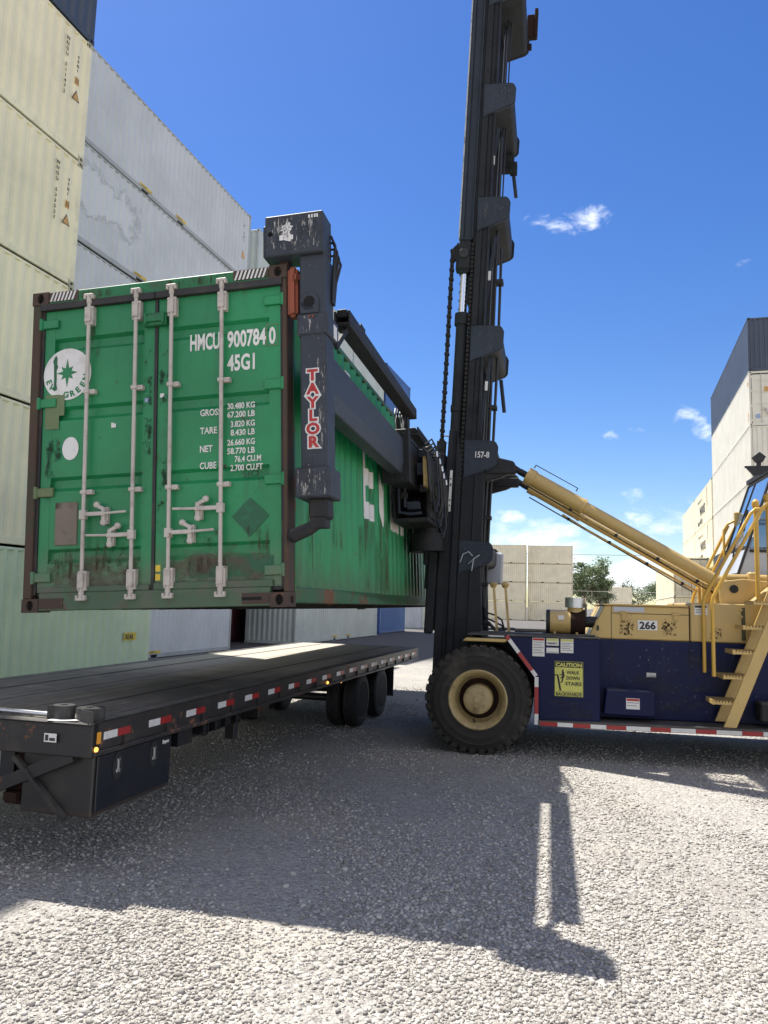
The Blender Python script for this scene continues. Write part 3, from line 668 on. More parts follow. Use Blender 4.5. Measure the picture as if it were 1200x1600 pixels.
wr = {'30.480 KG': (1.888, 2.135), '67.200 LB': (1.888, 2.135), '3.820 KG': (1.918, 2.135), '8.430 LB': (1.918, 2.135), '26.660 KG': (1.888, 2.135), '58.770 LB': (1.888, 2.135), '76.4 CU.M': (1.955, 2.19), '2.700 CU.FT': (1.918, 2.205)}
for z, a, b, c, x in zz:
    dtext(a, x, x+wl[a], z, .058, bold=.02); dtext(b, *wr[b], z+.042, .052, bold=.02); dtext(c, *wr[c], z-.032, .052, bold=.02)
dtext('SIO', 2.03, 2.17, 1.085, .05, mt=M_['gasket'], bold=-.008)
# diamond hazard placard, faded
k = MB(); cx, cz, r = 2.095, .745, .165
k.add([(cx, YD-.001, cz+r), (cx+r, YD-.001, cz+.01), (cx, YD-.001, cz-r), (cx-r, YD-.001, cz+.01), (cx, YD+.003, cz+r), (cx+r, YD+.003, cz+.01), (cx, YD+.003, cz-r), (cx-r, YD+.003, cz+.01)], [(0,1,2,3), (7,6,5,4), (0,4,5,1), (1,5,6,2), (2,6,7,3), (3,7,4,0)]); k.build('faded_placard', M_['dark_green_mark'], dr)
# logo: disc, eight pointed star, curved lettering, peeled strip
LC = (.352, 2.118); LR = .238
k = MB(); k.lathe([(0, LR), (.003, LR)], (LC[0], YD-.002, LC[1]), 'y', 56); logo = k.build('round_logo', M_['white_decal'], dl)
k = MB(); st = []
for i in range(16):
    a = math.pi/2 + 2*math.pi*i/16
    rr = (.135 if i % 4 == 0 else .085) if i % 2 == 0 else .046
    if i in (4, 12): rr = .105
    st.append((LC[0]+rr*math.cos(a), LC[1]+.012+rr*math.sin(a)))
vs = [(LC[0], YD-.004, LC[1]+.012)] + [(x, YD-.004, z) for x, z in st]
k.add(vs, [(0, 1+i, 1+(i+1) % 16) for i in range(16)]); k.build('star', M_['green_letters'], logo)
for ch, ang in zip('EV', (198, 216)):
    a = rad(ang); up = (-math.cos(a), 0, -math.sin(a)); rt = (-math.sin(a), 0, math.cos(a))
    text(ch, .075, M_['green_letters'], logo, (LC[0]+.215*math.cos(a), YD-.004, LC[1]+.215*math.sin(a)), (-up[2]*-1, 0, up[0]*-1) if False else (math.sin(a)*-1, 0, math.cos(a)), (-math.cos(a), 0, -math.sin(a)), 1.0, .03, 'CENTER', name='logo_letter', thick=.0006)
for ch, ang in zip('GREEN', (268, 287, 306, 326, 347)):
    a = rad(ang)
    text(ch, .075, M_['green_letters'], logo, (LC[0]+.215*math.cos(a), YD-.004, LC[1]+.215*math.sin(a)), (-math.sin(a), 0, math.cos(a)), (-math.cos(a), 0, -math.sin(a)), 1.05, .04, 'CENTER', name='logo_letter', thick=.0006)
k = MB(); k.add([(x, YD-.0045, z) for x, z in ((.222,2.285),(.238,2.30),(.250,2.27),(.248,2.22),(.258,2.19),(.245,2.16),(.248,2.08),(.245,2.04),(.255,1.985),(.228,1.97),(.205,1.99),(.222,2.02),(.222,2.06),(.218,2.15),(.215,2.22),(.206,2.245))], [tuple(range(16))]); k.build('peeled_strip', M_['dark_green_mark'], logo)
k = MB(); k.box(.145, .285, YD-.006, YD-.003, 1.62, 1.935); k.box(.285, .335, YD-.006, YD-.003, 1.74, 1.93); k.build('olive_patch', M_['old_patch'], dl, bevel=.001)
k = MB(); k.lathe([(0, 1), (.003, 1)], (0, 0, 0), 'y', 40); k.v = [(.405+x*.080, y+YD-.002, 1.435+z*.104) for x, y, z in k.v]; k.build('white_oval', M_['white_decal'], dl)
k = MB(); k.box(.275, .495, YD-.006, YD+.006, .575, .955); k.build('data_plate', M_['tan_plate'], dl, bevel=.02)
k = MB()
k.box(.235, .53, YD-.003, YD-.002, .17, .60); k.build('plate_rust_run', M_['stain_rust_run'], dl)
def patch(x0, x1, z0, z1, nm, mt, par, dy=0.0):
    k = MB(); k.box(x0, x1, YD-.0012-dy, YD-.0008-dy, z0, z1); return k.build(nm, M_[mt], par)
for i, (x0, x1, z0, z1, nm, mt, par) in enumerate((
    (.12, 1.19, .17, .52, 'grime_band', 'stain_grime', dl), (1.25, 2.36, .17, .50, 'grime_band', 'stain_grime', dr), (.62, .88, .2, .66, 'rust_run', 'stain_rust_run', dl), (.75, 1.0, .34, .62, 'scuff', 'stain_dark', dl),
    (1.09, 1.2, 1.0, 2.55, 'edge_wear', 'stain_dark', dl), (1.24, 1.36, .4, 2.5, 'edge_wear', 'stain_dark', dr), (.50, .70, 2.2, 2.6, 'rust_run', 'stain_rust_run', dl), (2.14, 2.26, .9, 1.22, 'rust_run', 'stain_rust_run', dr),
    (.14, .34, .9, 1.6, 'scuff', 'stain_dark', dl), (1.42, 1.80, .42, .66, 'scuff', 'stain_dark', dr), (2.0, 2.3, .42, .72, 'rust_run', 'stain_rust_run', dr), (1.50, 1.80, .26, .46, 'rust_run', 'stain_rust_run', dr), (.9, 1.1, .18, .5, 'rust_run', 'stain_rust_run', dl))): patch(x0, x1, z0, z1, nm, mt, par, .0006*i)
for x0, x1, z0, z1 in ((.16, .9, HC-.112, HC-.01), (1.2, 1.9, HC-.112, HC-.01)):
    k = MB(); k.box(x0, x1, .0095, .0105, z0, z1); k.build('header_rust', M_['stain_rust_run'], gc)
rs = random.Random(9)
for i in range(22):
    y0 = rs.uniform(.4, 10.5); w_ = rs.uniform(.1, .7); z1 = rs.uniform(.8, 2.6); z0 = max(.16, z1-rs.uniform(.6, 1.8))
    k = MB(); pr = [(LW-.010-d+.0016, t) for t, d in side_x(12.192) if y0 <= t <= y0+w_+.3]
    if len(pr) > 1: k.sheet(pr, 'z', z0, z1); k.build('side_streak', M_['stain_side'], gc, recalc=False)
k = MB(); k.box(LW-.006, LW-.005, .2, 11.9, .03, .165); k.build('rail_grime', M_['stain_mud'], gc)
k = MB(); k.box(.80, .845, YD-.002, YD+.002, 1.595, 1.63); k.box(.80, .82, YD-.002, YD+.002, 1.63, 1.64); k.build('sticker_scrap', M_['white_decal'], dl)
k = MB(); k.box(1.118, 1.172, .039, .045, 1.80, 1.835); k.build('blue_tag', M_['blue_label'], dl)
k = MB(); k.box(1.262, 1.300, .039, .045, 1.83, 1.865); k.build('white_tag', M_['white_decal'], dr)
k = MB(); k.box(1.245, 1.29, .038, .045, .245, .30); k.box(1.245, 1.29, .038, .045, .32, .375); k.build('yellow_tag', M_['yellow_label'], dr)
k = MB(); k.box(1.55, 2.30, YD+.001, YD+.004, .255, .42); k.box(1.60, 1.72, YD+.001, YD+.004, .42, .45); k.build('dark_repair_patch', M_['dark_green_mark'], dr)
# lock box
k = MB(); k.box(1.115, 1.335, -.01, .045, 2.47, 2.585); k.box(1.15, 1.30, -.03, -.01, 2.50, 2.56); k.box(1.13, 1.155, -.035, -.01, 2.48, 2.58); k.box(1.295, 1.32, -.035, -.01, 2.48, 2.58)
k.build('lock_box', M_['green_header'], gc, bevel=.006)
# header hazard stripes and rail ends
for xa, xb, sg in ((.165, .46, 1), (1.95, 2.27, 1)):
    k = MB(); k.box(xa, xb, .007, .0115, HC-.098, HC-.008); pl = k.build('stripe_plate', M_['rust_post'], gc)
    k = MB(); x = xa+.01
    while x < xb-.045: k.prism([(x, HC-.094), (x+.017, HC-.094), (x+.047, HC-.012), (x+.030, HC-.012)], 'y', .004, .0065); x += .036
    k.build('stripes', M_['white_tape'], pl)
for a_ in (.17, LW-.40): k = MB(); k.box(a_, a_+.23, -.002, .006, .03, .118); k.build('sill_end_plate', M_['rust_casting'], gc)
k = MB(); k.box(LW-.40, LW-.23, -.004, -.002, .06, .085); k.build('sill_slot', M_['black_hole'], gc)
k = MB(); k.box(.14, 1.20, .012, .040, .165, .215); k.box(1.24, LW-.14, .012, .040, .165, .225); k.build('door_drip_strip', M_['green_sill'], gc, bevel=.006)
# corner post edges
k = MB()
for x0, x1 in ((-.001, .05), (LW-.05, LW+.001)):
    k = MB(); k.box(x0, x1, .16, .19, .12, HC-.12); k.build('post_flange', M_['green_rail'], gc)
# big white lettering that follows the corrugation of the side
def corr_letters(word, y0, adv, w, z0, h, parent):
    pr = side_x(12.192); ts = [t for t, d in pr]; ds = [d for t, d in pr]
    for i, ch in enumerate(word):
        cu = bpy.data.curves.new('t', 'FONT'); cu.body = ch; cu.size = h/.73; cu.offset = .045*h; cu.resolution_u = 3
        to = bpy.data.objects.new('t', cu); me = bpy.data.meshes.new_from_object(to); bpy.data.objects.remove(to); bpy.data.curves.remove(cu); me.name = 'side_letter'
        bm = bmesh.new(); bm.from_mesh(me); xs = [v.co.x for v in bm.verts]; a, b = min(xs), max(xs); ya = y0 + i*adv
        for v in bm.verts: v.co = Vector((0, ya + (v.co.x-a)*w/(b-a), z0 + v.co.y))
        for t in ts:
            if ya-.01 < t < ya+w+.01: bmesh.ops.bisect_plane(bm, geom=bm.verts[:]+bm.edges[:]+bm.faces[:], plane_co=(0, t, 0), plane_no=(0,1,0))
        for v in bm.verts: v.co.x = LW-.010-np.interp(v.co.y, ts, ds)+.003
        bm.to_mesh(me); bm.free(); me.materials.clear(); me.materials.append(M_['white_letters']); link('side_letter', me, parent)
corr_letters('EVERGREEN', 2.68, .80, .56, 1.08, .98, gc)
k = MB(); k.box(LW-.008, LW+.004, 1.9, 2.1, 2.35, 2.55); k.build('side_sticker', M_['white_decal'], gc)
# ------------------------------------------------------------------ container handler (lift machine)
FM = Matrix.Translation((-1.772, 10.503, 0)) @ Matrix.Rotation(rad(4.5), 4, 'Z')
fl = thing('container_handler', 'blue and yellow container lift machine with tall dark mast, number 266 on its engine cover', 'container handler', FM)
MY, MBL, MP, SP, SD = M_['machine_yellow'], M_['machine_blue'], M_['mast_paint'], M_['spreader_paint'], M_['spreader_dark']
# mast frame: leans back
MM = Matrix.Translation((-.742, 0, 0)) @ Matrix.Rotation(math.atan(.0384), 4, 'Y')
N0, F1 = .70, 2.14     # near and far faces of the mast along y
ZT = 13.2
for nm_, ya, s in (('near', N0, 1), ('far', F1, -1)):
    def Yb(a, b): return tuple(sorted((ya+s*a, ya+s*b)))
    m = MB()   # outer rail, rolled section with flanges
    y0, y1 = Yb(0, .03)
    m.box(.26, .36, *Yb(.0, .10), .30, ZT); m.box(.36, .44, *Yb(.03, .16), .30, ZT); m.box(.22, .26, *Yb(.02, .22), .30, ZT); m.box(.44, .47, *Yb(.0, .18), .30, ZT)
    r = m.build('outer_mast_rail', MP, fl, bevel=.008, matrix=MM)
    m = MB()
    m.box(.022, .075, *Yb(.0, .2), 7.63, ZT-.6); m.box(.075, .20, *Yb(.04, .2), 7.63, ZT-.6); m.box(.20, .222, *Yb(-.01, .2), 7.63, ZT-.6)
    m.box(.02, .21, *Yb(-.015, .2), 7.60, 7.63)
    ir = m.build('inner_mast_rail', M_['mast_pale'], fl, bevel=.006, matrix=MM)
    m = MB(); m.box(.0, .020, *Yb(-.015, .2), 7.63, ZT-.6); m.build('worn_edge', M_['bright_edge'], ir)
    m = MB()   # foot of the mast
    m.prism([(-.01, .35), (.62, .35), (.66, 1.6), (.60, 2.5), (.58, 4.3), (.40, 5.0), (.22, 5.0), (.22, 4.5), (.02, 4.5), (-.02, 2.3)], 'y', *Yb(.02, .20))
    m.prism([(-.015, .35), (.10, .35), (.10, 4.6), (.03, 4.6), (-.03, 2.3)], 'y', *Yb(-.02, .02)); m.prism([(.16, .9), (.27, .9), (.23, 4.2), (.15, 4.6)], 'y', *Yb(-.035, .02))
    m.build('mast_foot', MP, fl, bevel=.010, matrix=MM)
    for zq in (8.3, 9.1, 10.4, 11.3):
        m = MB(); m.lathe([(0, .012), (-s*.012, .010)], (.31, ya, zq), 'y', 8); m.build('rail_bolt', M_['spreader_dark'], r)
    # lift cylinder in front
    m = MB(); cy = ya+s*.09; m.tube([(.115, cy, .8), (.115, cy, 6.30)], .088, 20); m.tube([(.115, cy, 6.26), (.115, cy, 6.44)], .115, 20); m.tube([(.115, cy, 4.9), (.115, cy, 5.0)], .1, 20)
    cyl = m.build('lift_cylinder', M_['mast_paint'], fl, smooth=True, matrix=MM)
    m = MB(); m.tube([(.115, cy, 6.4), (.115, cy, 7.2)], .062, 20); m.build('piston_rod', M_['chrome'], cyl, smooth=True)
    m = MB(); m.box(-.02, .24, *Yb(-.05, .22), 7.08, 7.60); hb = m.build('rod_head', MP, fl, bevel=.05, seg=3, matrix=MM)
    m = MB(); m.lathe([(0, .075), (s*-.02, .075), (s*-.03, .05)], (.10, ya-s*.05, 7.36), 'y', 24); m.build('pin_cap', M_['black_rubber'], hb, smooth=True)
    # chain
    m = MB()
    z = 3.0
    while z < 7.5:
        for c in (-.032, 0, .032): m.box(-.115, -.065, cy+c-.006, cy+c+.006, z, z+.062)
        m.box(-.100, -.080, cy-.045, cy+.045, z+.024, z+.038); m.box(-.125, -.055, cy-.040, cy+.040, z+.012, z+.05) if int(z/.075) % 2 else None
        z += .075
    m.lathe([(-.05, .14), (.05, .14)], (.04, cy, 7.42), 'y', 28)
    m.build('lift_chain', M_['chain'], fl, matrix=MM)
    m = MB(); z = 3.0     # rear chain inside the rail
    while z < 7.55:
        m.box(.215, .255, ya-s*.01-.02, ya-s*.01+.02, z, z+.05); z += .07
    m.build('inner_chain', M_['chain'], fl, matrix=MM)
# tie beams with their end plates
def plate_poly(zb, zt, e=0): return [(p_[0]+(e if p_[0] > .6 else 0), p_[1]) for p_ in [(.27, zb-.03), (.36, zb+.04), (.46, zb+.07), (.71, zb+.17), (.765, zb+.22), (.77, zt-.10), (.735, zt-.03), (.70, zt-.012), (.26, zt)]]
for i, (zb, zt) in enumerate(((9.61, 10.17), (7.73, 8.29), (5.66, 6.23), (3.87, 4.46), (2.45, 2.95), (11.50, 12.10))):
    e = .09 if i == 5 else 0; m = MB(); m.prism([(.44, zb+.07), (.70+e, zb+.165), (.735+e, zb+.22), (.735+e, zt-.09), (.70+e, zt-.04), (.44, zt-.03)], 'y', N0+.04, F1-.04)
    tb = m.build('mast_tie_beam', MP, fl, bevel=.012, matrix=MM)
    for a, b in ((N0-.012, N0+.05), (F1-.05, F1+.012)):
        m = MB(); m.prism(plate_poly(zb, zt, e), 'y', a, b); ep = m.build('end_plate', M_['mast_pale'] if a < 1 else MP, tb, bevel=.012, seg=2)
        if a < 1: m = MB(); m.box(.30, .74, a-.0012, a-.0008, zb+.12, zt-.02); m.build('scrape', M_['stain_wear'], ep)
    if i == 3:
        text('157-8', .125, M_['white_letters'], tb, (.42, N0-.014, 4.19), (1,0,0), (0,0,1), .78, .02)
    if i == 4:
        m = MB(); m.box(.52, .84, F1-.12, F1+.05, 2.36, 2.88); m.build('beam_end_box', M_['cab_panel'], tb, bevel=.03)
        m = MB(); m.tube([(.42, N0-.02, 2.6), (.5, N0-.07, 2.68), (.58, N0-.05, 2.74)], .007); m.tube([(.5, N0-.07, 2.68), (.48, N0-.08, 2.5)], .007); m.tube([(.30, N0-.04, 2.62), (.34, N0-.05, 2.74), (.42, N0-.05, 2.78), (.48, N0-.05, 2.72)], .008); m.build('hose_clip', M_['cab_panel'], tb)
m = MB(); m.box(.80, .98, F1-.06, F1+.04, 11.98, 12.42); m.box(.93, .99, F1-.08, F1+.06, 12.0, 12.52); m.build('top_bracket', M_['rust_dark'], fl, matrix=MM, bevel=.01)
m = MB(); m.box(.80, .90, F1-.06, F1+.02, 11.78, 11.86); m.build('stop_bolt', M_['rust_dark'], fl, matrix=MM)
for x, zb in ((.74, 9.0), (.72, 5.22)):      # hanging guide tubes
    m = MB(); m.tube([(x-.06, F1-.08, zb+.55), (x+.02, F1-.08, zb)], .032, 12); m.build('guide_tube', M_['mast_pale'], fl, smooth=True, matrix=MM)
m = MB(); m.box(.48, .70, F1-.22, F1-.02, 9.46, 9.72); m.box(.64, .76, F1-.24, F1-.06, 9.40, 9.56); m.build('guide_bracket', MP, fl, matrix=MM)
# hoses and pipes running up the mast
hs = [([(.60, .95, 1.7), (.61, .95, 4.0), (.58, .95, 7.0), (.56, .95, 9.4)], .022), ([(.66, 1.05, 1.7), (.665, 1.05, 6.0), (.64, 1.05, 7.6)], .022), ([(.52, 1.3, 1.7), (.52, 1.3, 12.6)], .02), ([(.50, 1.45, 1.7), (.50, 1.45, 12.6)], .02), ([(.56, 1.2, 4.5), (.56, 1.2, 12.6)], .012), ([(.60, 1.25, 8.0), (.60, 1.25, 12.6)], .012)]
for p_, r_ in hs:
    m = MB(); m.tube(p_, r_, 8); m.build('mast_hose', M_['hose'], fl, smooth=True, matrix=MM)
m = MB()
for z in (2.3, 3.3, 5.0, 7.0): m.box(.57, .70, .92, 1.1, z, z+.05)
m.build('hose_clamps', M_['spreader_dark'], fl, matrix=MM)
for a, b in (((.40, .84, 1.9), (.52, .84, 3.4)), ((.46, .84, 4.5), (.60, .84, 6.0)), ((.42, .84, 6.3), (.56, .84, 7.7)), ((.40, .84, 8.3), (.52, .84, 9.5))):
    m = MB(); m.bar(a, b, .012, .05, (1,0,0)); m.build('brace_strip', M_['mast_pale'], fl, matrix=MM)
    m = MB(); q = [a[i]+(b[i]-a[i])*.55 for i in range(3)]; m.box(q[0]-.02, q[0]+.02, .80, .83, q[2]-.08, q[2]+.06); m.build('strip_tag', M_['paper'], fl, matrix=MM)
for z0, z1 in ((1.2, 2.4), (3.0, 3.8), (4.55, 5.6), (6.3, 7.7), (8.35, 9.55), (10.2, 11.5)):
    m = MB(); m.box(.30, .45, 1.02, 1.10, z0, z1); m.box(.30, .45, 1.70, 1.78, z0, z1); m.build('carriage_rail', M_['spreader_dark'], fl, matrix=MM)
m = MB(); m.box(.08, .118, N0-.045, N0-.036, 3.36, 3.98); st_ = m.build('warning_strip', M_['paper'], fl, matrix=MM)
m = MB()
for z in (3.44, 3.52, 3.74, 3.84): m.box(.088, .110, N0-.048, N0-.0455, z, z+.022+.02*(z == 3.74))
m.build('strip_print', M_['black_marks'], st_)
# carriage between mast and spreader
m = MB()
m.box(-.22, -.02, N0+.02, F1-.02, 2.2, 2.55); m.box(-.22, -.02, N0+.02, F1-.02, 3.9, 4.25); m.box(-.16, -.03, N0+.05, N0+.20, 1.6, 4.45); m.box(-.16, -.03, F1-.2, F1-.05, 1.6, 4.45)
m.box(-.13, -.05, N0+.2, F1-.2, 2.5, 3.95)
m.build('carriage', SD, fl, bevel=.01, matrix=MM)
m = MB(); m.box(-.18, -.05, N0-.03, N0+.05, 1.55, 3.1); m.box(-.25, -.16, N0-.02, N0+.04, 2.55, 2.95); m.build('carriage_guide', MP, fl, bevel=.02, matrix=MM)

# ---- side spreader, modelled in the container's own frame
SM = FM.inverted() @ GM
W = LW
def spart(m, nm, mt, par=None, **kw): return m.build(nm, mt, par or fl, matrix=None if par else SM, **kw)
# end column
for far_end in (0, 1):
    def Yc(a, b): return (a, b) if not far_end else (12.192-b, 12.192-a)
    m = MB(); m.box(2.565, 2.790, *Yc(-.05, .20), .87, 2.93)
    col = m.build('spreader_column', SP, fl, bevel=.014, matrix=SM)
    for z0, z1, x0, x1, a, b in ((2.225, 2.41, 2.545, 2.815, -.065, .26), (.865, 1.115, 2.525, 2.82, -.08, .25)):
        m = MB(); m.box(x0, x1, *Yc(a, b), z0, z1); m.build('column_collar', SP, col, bevel=.012)
    m = MB(); m.box(2.280, 2.790, *Yc(-.10, .16), 2.925, 3.285); m.box(2.258, 2.285, *Yc(-.09, .15), 2.925, 3.21); hd = m.build('column_head', SP, col, bevel=.010)
    m = MB(); m.box(2.61, 2.775, *Yc(-.01, .18), .70, .87); m.build('lower_post', SD, col, bevel=.02)
    m = MB(); m.tube([(2.45, .0 if not far_end else 12.19, .56), (2.47, .0 if not far_end else 12.19, .565), (2.60, .05 if not far_end else 12.14, .625), (2.68, .09 if not far_end else 12.1, .68)], [.042, .058, .054, .045], 14); m.box(2.62, 2.75, *Yc(.0, .15), .63, .71); m.build('swing_foot', SD, col, smooth=True)
    m = MB(); m.box(2.445, 2.535, *Yc(-.02, .10), 2.42, 2.86); m.box(2.50, 2.56, *Yc(-.05, .0), 2.70, 2.80); m.build('red_hook', M_['rust_red'], col, bevel=.03, seg=2)
    m = MB(); m.box(2.36, 2.44, *Yc(.03, .13), 2.86, 2.93); m.build('twistlock', M_['rust_casting'], col)
    # eye lug
    m = MB(); fy = -.05 if not far_end else 12.242; sg = -1 if not far_end else 1
    m.box(2.575, 2.735, *sorted((fy, fy+sg*.018)), 2.41, 2.51); m.lathe([(0, .08), (sg*.018, .08)], (2.655, fy, 2.51), 'y', 28); m.build('eye_lug', SP, col, smooth=True, bevel=.004)
    m = MB(); m.disk((2.655, fy+sg*.0195, 2.51), 'y', .048, 24); m.build('eye_hole', M_['black_hole'], col, recalc=False)
    m = MB()
    for x in (2.655, 2.685): m.lathe([(0, .010), (sg*-.0, .010), (sg*.008, .008)], (x, fy+sg*.019, 2.38), 'y', 10)
    m.build('bolts', M_['rust_red'], col)
    m = MB(); m.disk((2.33, -.1015, 3.12), 'y', .022, 16); m.build('head_hole', M_['black_hole'], col, recalc=False)
    # hoses at the back of the head
    for k_ in range(4):
        z = 3.16-.05*k_; y = (.12+.02*k_); yy = y if not far_end else 12.192-y
        m = MB(); m.tube([(2.72, yy, z), (2.80+.012*k_, yy, z-.01), (2.835+.01*k_, yy, z-.10), (2.82, yy, z-.26), (2.80, yy, 2.55)], .012, 8); m.build('head_hose', M_['hose'], col, smooth=True)
    m = MB(); m.box(2.70, 2.785, *Yc(.02, .12), 2.97, 3.22); m.build('valve_block', SD, col)
    if not far_end:
        L_ = MB()
        for t, z in zip('TAYLOR', (1.84, 1.725, 1.61, 1.50, 1.39, 1.28)):
            for mt, bd, yy in ((M_['white_tape'], .13, -.0515), (M_['letter_red'], .045, -.0535)):
                o = text(t, .125, mt, col, (2.672, yy, z), (1,0,0), (0,0,1), 1.1, bd, 'CENTER', name='column_letter' if bd < .1 else 'letter_outline', thick=.0008)
        for z0, z1, x0, x1, yy in ((.87, 1.11, 2.53, 2.81, -.0806), (2.23, 2.40, 2.55, 2.81, -.0656), (1.15, 2.2, 2.70, 2.785, -.0506), (2.95, 3.27, 2.30, 2.78, -.1006)):
            m = MB(); m.box(x0, x1, yy-.0004, yy, z0, z1); m.build('scrape', M_['stain_scrape'], col)
        # worn scraps of a white sticker on the head
        m = MB()
        for i in range(26):
            a = RNG.random()*6.28; r = .065*math.sqrt(RNG.random()); x = 2.475+r*math.cos(a)*.8; z = 3.12+r*math.sin(a)*1.25; w = .006+.016*RNG.random(); h = .005+.02*RNG.random()
            m.add([(x-w, -.1015, z-h*.5), (x+w*.6, -.1015, z-h), (x+w, -.1015, z+h*.4), (x-w*.4, -.1015, z+h)], [(0,1,2,3)])
        m.box(2.41, 2.445, -.1025, -.1012, 3.055, 3.10); m.box(2.49, 2.53, -.1025, -.1012, 3.055, 3.095); m.build('worn_sticker', M_['white_decal'], col, recalc=False)
        m = MB()
        for x in (2.665, 2.69, 2.715, 2.735): m.box(x, x+.014, -.1025, -.1012, 3.225, 3.255)
        m.build('faded_plate', M_['paper'], col)
        m = MB(); m.box(2.8155, 2.8175, .10, .20, 2.24, 2.36); m.build('side_plate', M_['paper'], col)
# beam: telescoping arms and main housing
m = MB(); m.prism([(2.57, 1.77), (2.61, 1.645), (2.76, 1.645), (2.785, 1.79), (2.785, 2.10), (2.57, 2.10)], 'y', .20, 3.6)
m.build('spreader_arm', SP, fl, bevel=.01, matrix=SM)
m = MB(); m.prism([(2.56, 1.73), (2.60, 1.60), (2.75, 1.60), (2.775, 1.76), (2.775, 2.11), (2.56, 2.11)], 'y', 8.6, 11.97)
m.build('spreader_arm', SP, fl, bevel=.01, matrix=SM)
m = MB(); m.box(2.53, 2.83, 3.45, 8.75, 1.56, 1.62); m.box(2.53, 2.83, 3.45, 8.75, 2.12, 2.19); m.box(2.53, 2.56, 3.45, 8.75, 1.6, 2.12); m.box(2.79, 2.83, 3.5, 8.7, 1.6, 2.12)
m.box(2.50, 2.86, 3.40, 3.52, 1.54, 2.22); m.build('spreader_beam', SD, fl, bevel=.01, matrix=SM)
m = MB(); m.box(2.50, 2.53, 4.05, 4.9, 1.16, 1.56); m.box(2.50, 2.98, 4.08, 4.9, 1.11, 1.17); m.box(2.93, 2.99, 4.2, 4.9, 1.17, 2.15); m.box(2.5, 2.98, 4.9, 8.6, 1.16, 2.15)
m.build('spreader_housing', SD, fl, bevel=.012, matrix=SM)
m = MB(); m.tube([(2.60, 4.0, 1.56), (2.60, 4.0, 1.24), (2.75, 4.0, 1.21), (2.9, 4.0, 1.22)], .022); m.tube([(2.68, 4.0, 1.56), (2.68, 4.0, 1.3)], .02); m.box(2.7, 2.86, 4.02, 4.2, 1.28, 1.38)
m.build('ram_bracket', M_['mast_pale'], fl, matrix=SM, bevel=.004)
m = MB(); m.tube([(2.76, 5.3, .80), (2.76, 5.3, 1.06)], [.27, .25], 24); m.tube([(2.76, 5.3, 1.05), (2.76, 5.3, 1.17)], .18, 20); m.build('rotation_drum', M_['spreader_dark'], fl, smooth=True, matrix=SM)
m = MB(); m.box(2.95, 3.02, 3.9, 4.6, 1.55, 1.95); m.build('tan_cover', M_['worn_yellow'], fl, matrix=SM)
rh = random.Random(3)
for i in range(11):
    y = 3.72+.10*i; z = 2.05-.05*rh.random(); d = .35+.35*rh.random()
    m = MB(); m.tube([(2.98, y, z), (3.03, y+.04, z-.08), (3.045, y+.08, z-d), (3.02, y+.22, z-d-.13), (3.03, y+.34, z-d+.05), (3.0, y+.38, z-.1)], .016, 8); m.build('spreader_hose', M_['hose'], fl, smooth=True, matrix=SM)
# machinery crowded between the beam and the carriage
for i, (x, y, z, dx, dy, dz) in enumerate(((2.86, 3.95, 1.72, .10, .12, .16), (2.88, 4.02, 1.50, .09, .10, .10), (2.90, 3.90, 1.95, .08, .14, .10), (2.62, 3.98, 1.42, .10, .05, .08), (2.60, 3.96, 1.86, .12, .06, .12))):
    m = MB(); m.box(x, x+dx, y, y+dy, z, z+dz); m.lathe([(0, .018), (-.03, .018)], (x+dx/2, y, z+dz/2), 'y', 8); m.build('valve_block', M_['spreader_dark' if i % 2 else 'mast_pale'], fl, matrix=SM, bevel=.006)
for i in range(9):
    a = rh.uniform(.0, .5); m = MB(); x = 3.02+.02*rh.random(); y = 3.95+.11*i; z = 2.12-.03*i
    m.tube([(x-.05, y, z), (x+.04, y-.02, z+.06), (x+.09, y+.02, z-.05), (x+.10, y+.05, z-.35-a), (x+.05, y+.12, z-.5-a), (x+.01, y+.18, z-.38-a)], .013+.005*rh.random(), 8)
    m.build('looped_hose', M_['mast_pale' if i % 3 == 0 else 'hose'], fl, smooth=True, matrix=SM)
    if i % 2 == 0: m = MB(); m.tube([(x+.09, y+.02, z-.10), (x+.095, y+.03, z-.17)], .021, 8); m.build('hose_fitting', M_['aluminium'], fl, smooth=True, matrix=SM)
for i in range(10):
    m = MB(); z = 1.58 if i % 2 else 2.16; m.lathe([(0, .014), (-.012, .012)], (2.55+.03*i, 3.40, z), 'y', 6); m.build('flange_bolt', M_['mast_pale'], fl, matrix=SM)
# hose tray above the beam
m = MB(); m.box(2.72, 2.87, .45, 4.0, 2.48, 2.51); m.box(2.85, 2.87, .45, 4.0, 2.51, 2.62); m.box(2.72, 2.74, .45, 4.0, 2.51, 2.62); m.box(2.75, 2.84, .45, 4.0, 2.56, 2.63)
m.build('hose_tray', SD, fl, matrix=SM, bevel=.006)
m = MB(); m.box(2.62, 2.82, 4.4, 6.3, 2.36, 2.39); m.box(2.80, 2.82, 4.4, 6.3, 2.39, 2.48); m.box(2.64, 2.78, 4.4, 6.3, 2.39, 2.47); m.build('hose_tray', SD, fl, matrix=SM, bevel=.006)
for a_, b_ in (((2.80, .22, 2.20), (2.81, .58, 2.50)), ((2.76, 3.5, 2.2), (2.76, 3.7, 2.49))): m = MB(); m.bar(a_, b_, .03, .05); m.build('tray_strut', MP, fl, matrix=SM)
m = MB(); m.box(2.75, 2.84, 1.05, 1.18, 2.63, 2.70); m.tube([(2.80, 1.1, 2.70), (2.80, 1.16, 2.75), (2.80, 1.3, 2.72), (2.80, 1.35, 2.63)], .012); m.build('work_lamp', M_['spreader_dark'], fl, matrix=SM)
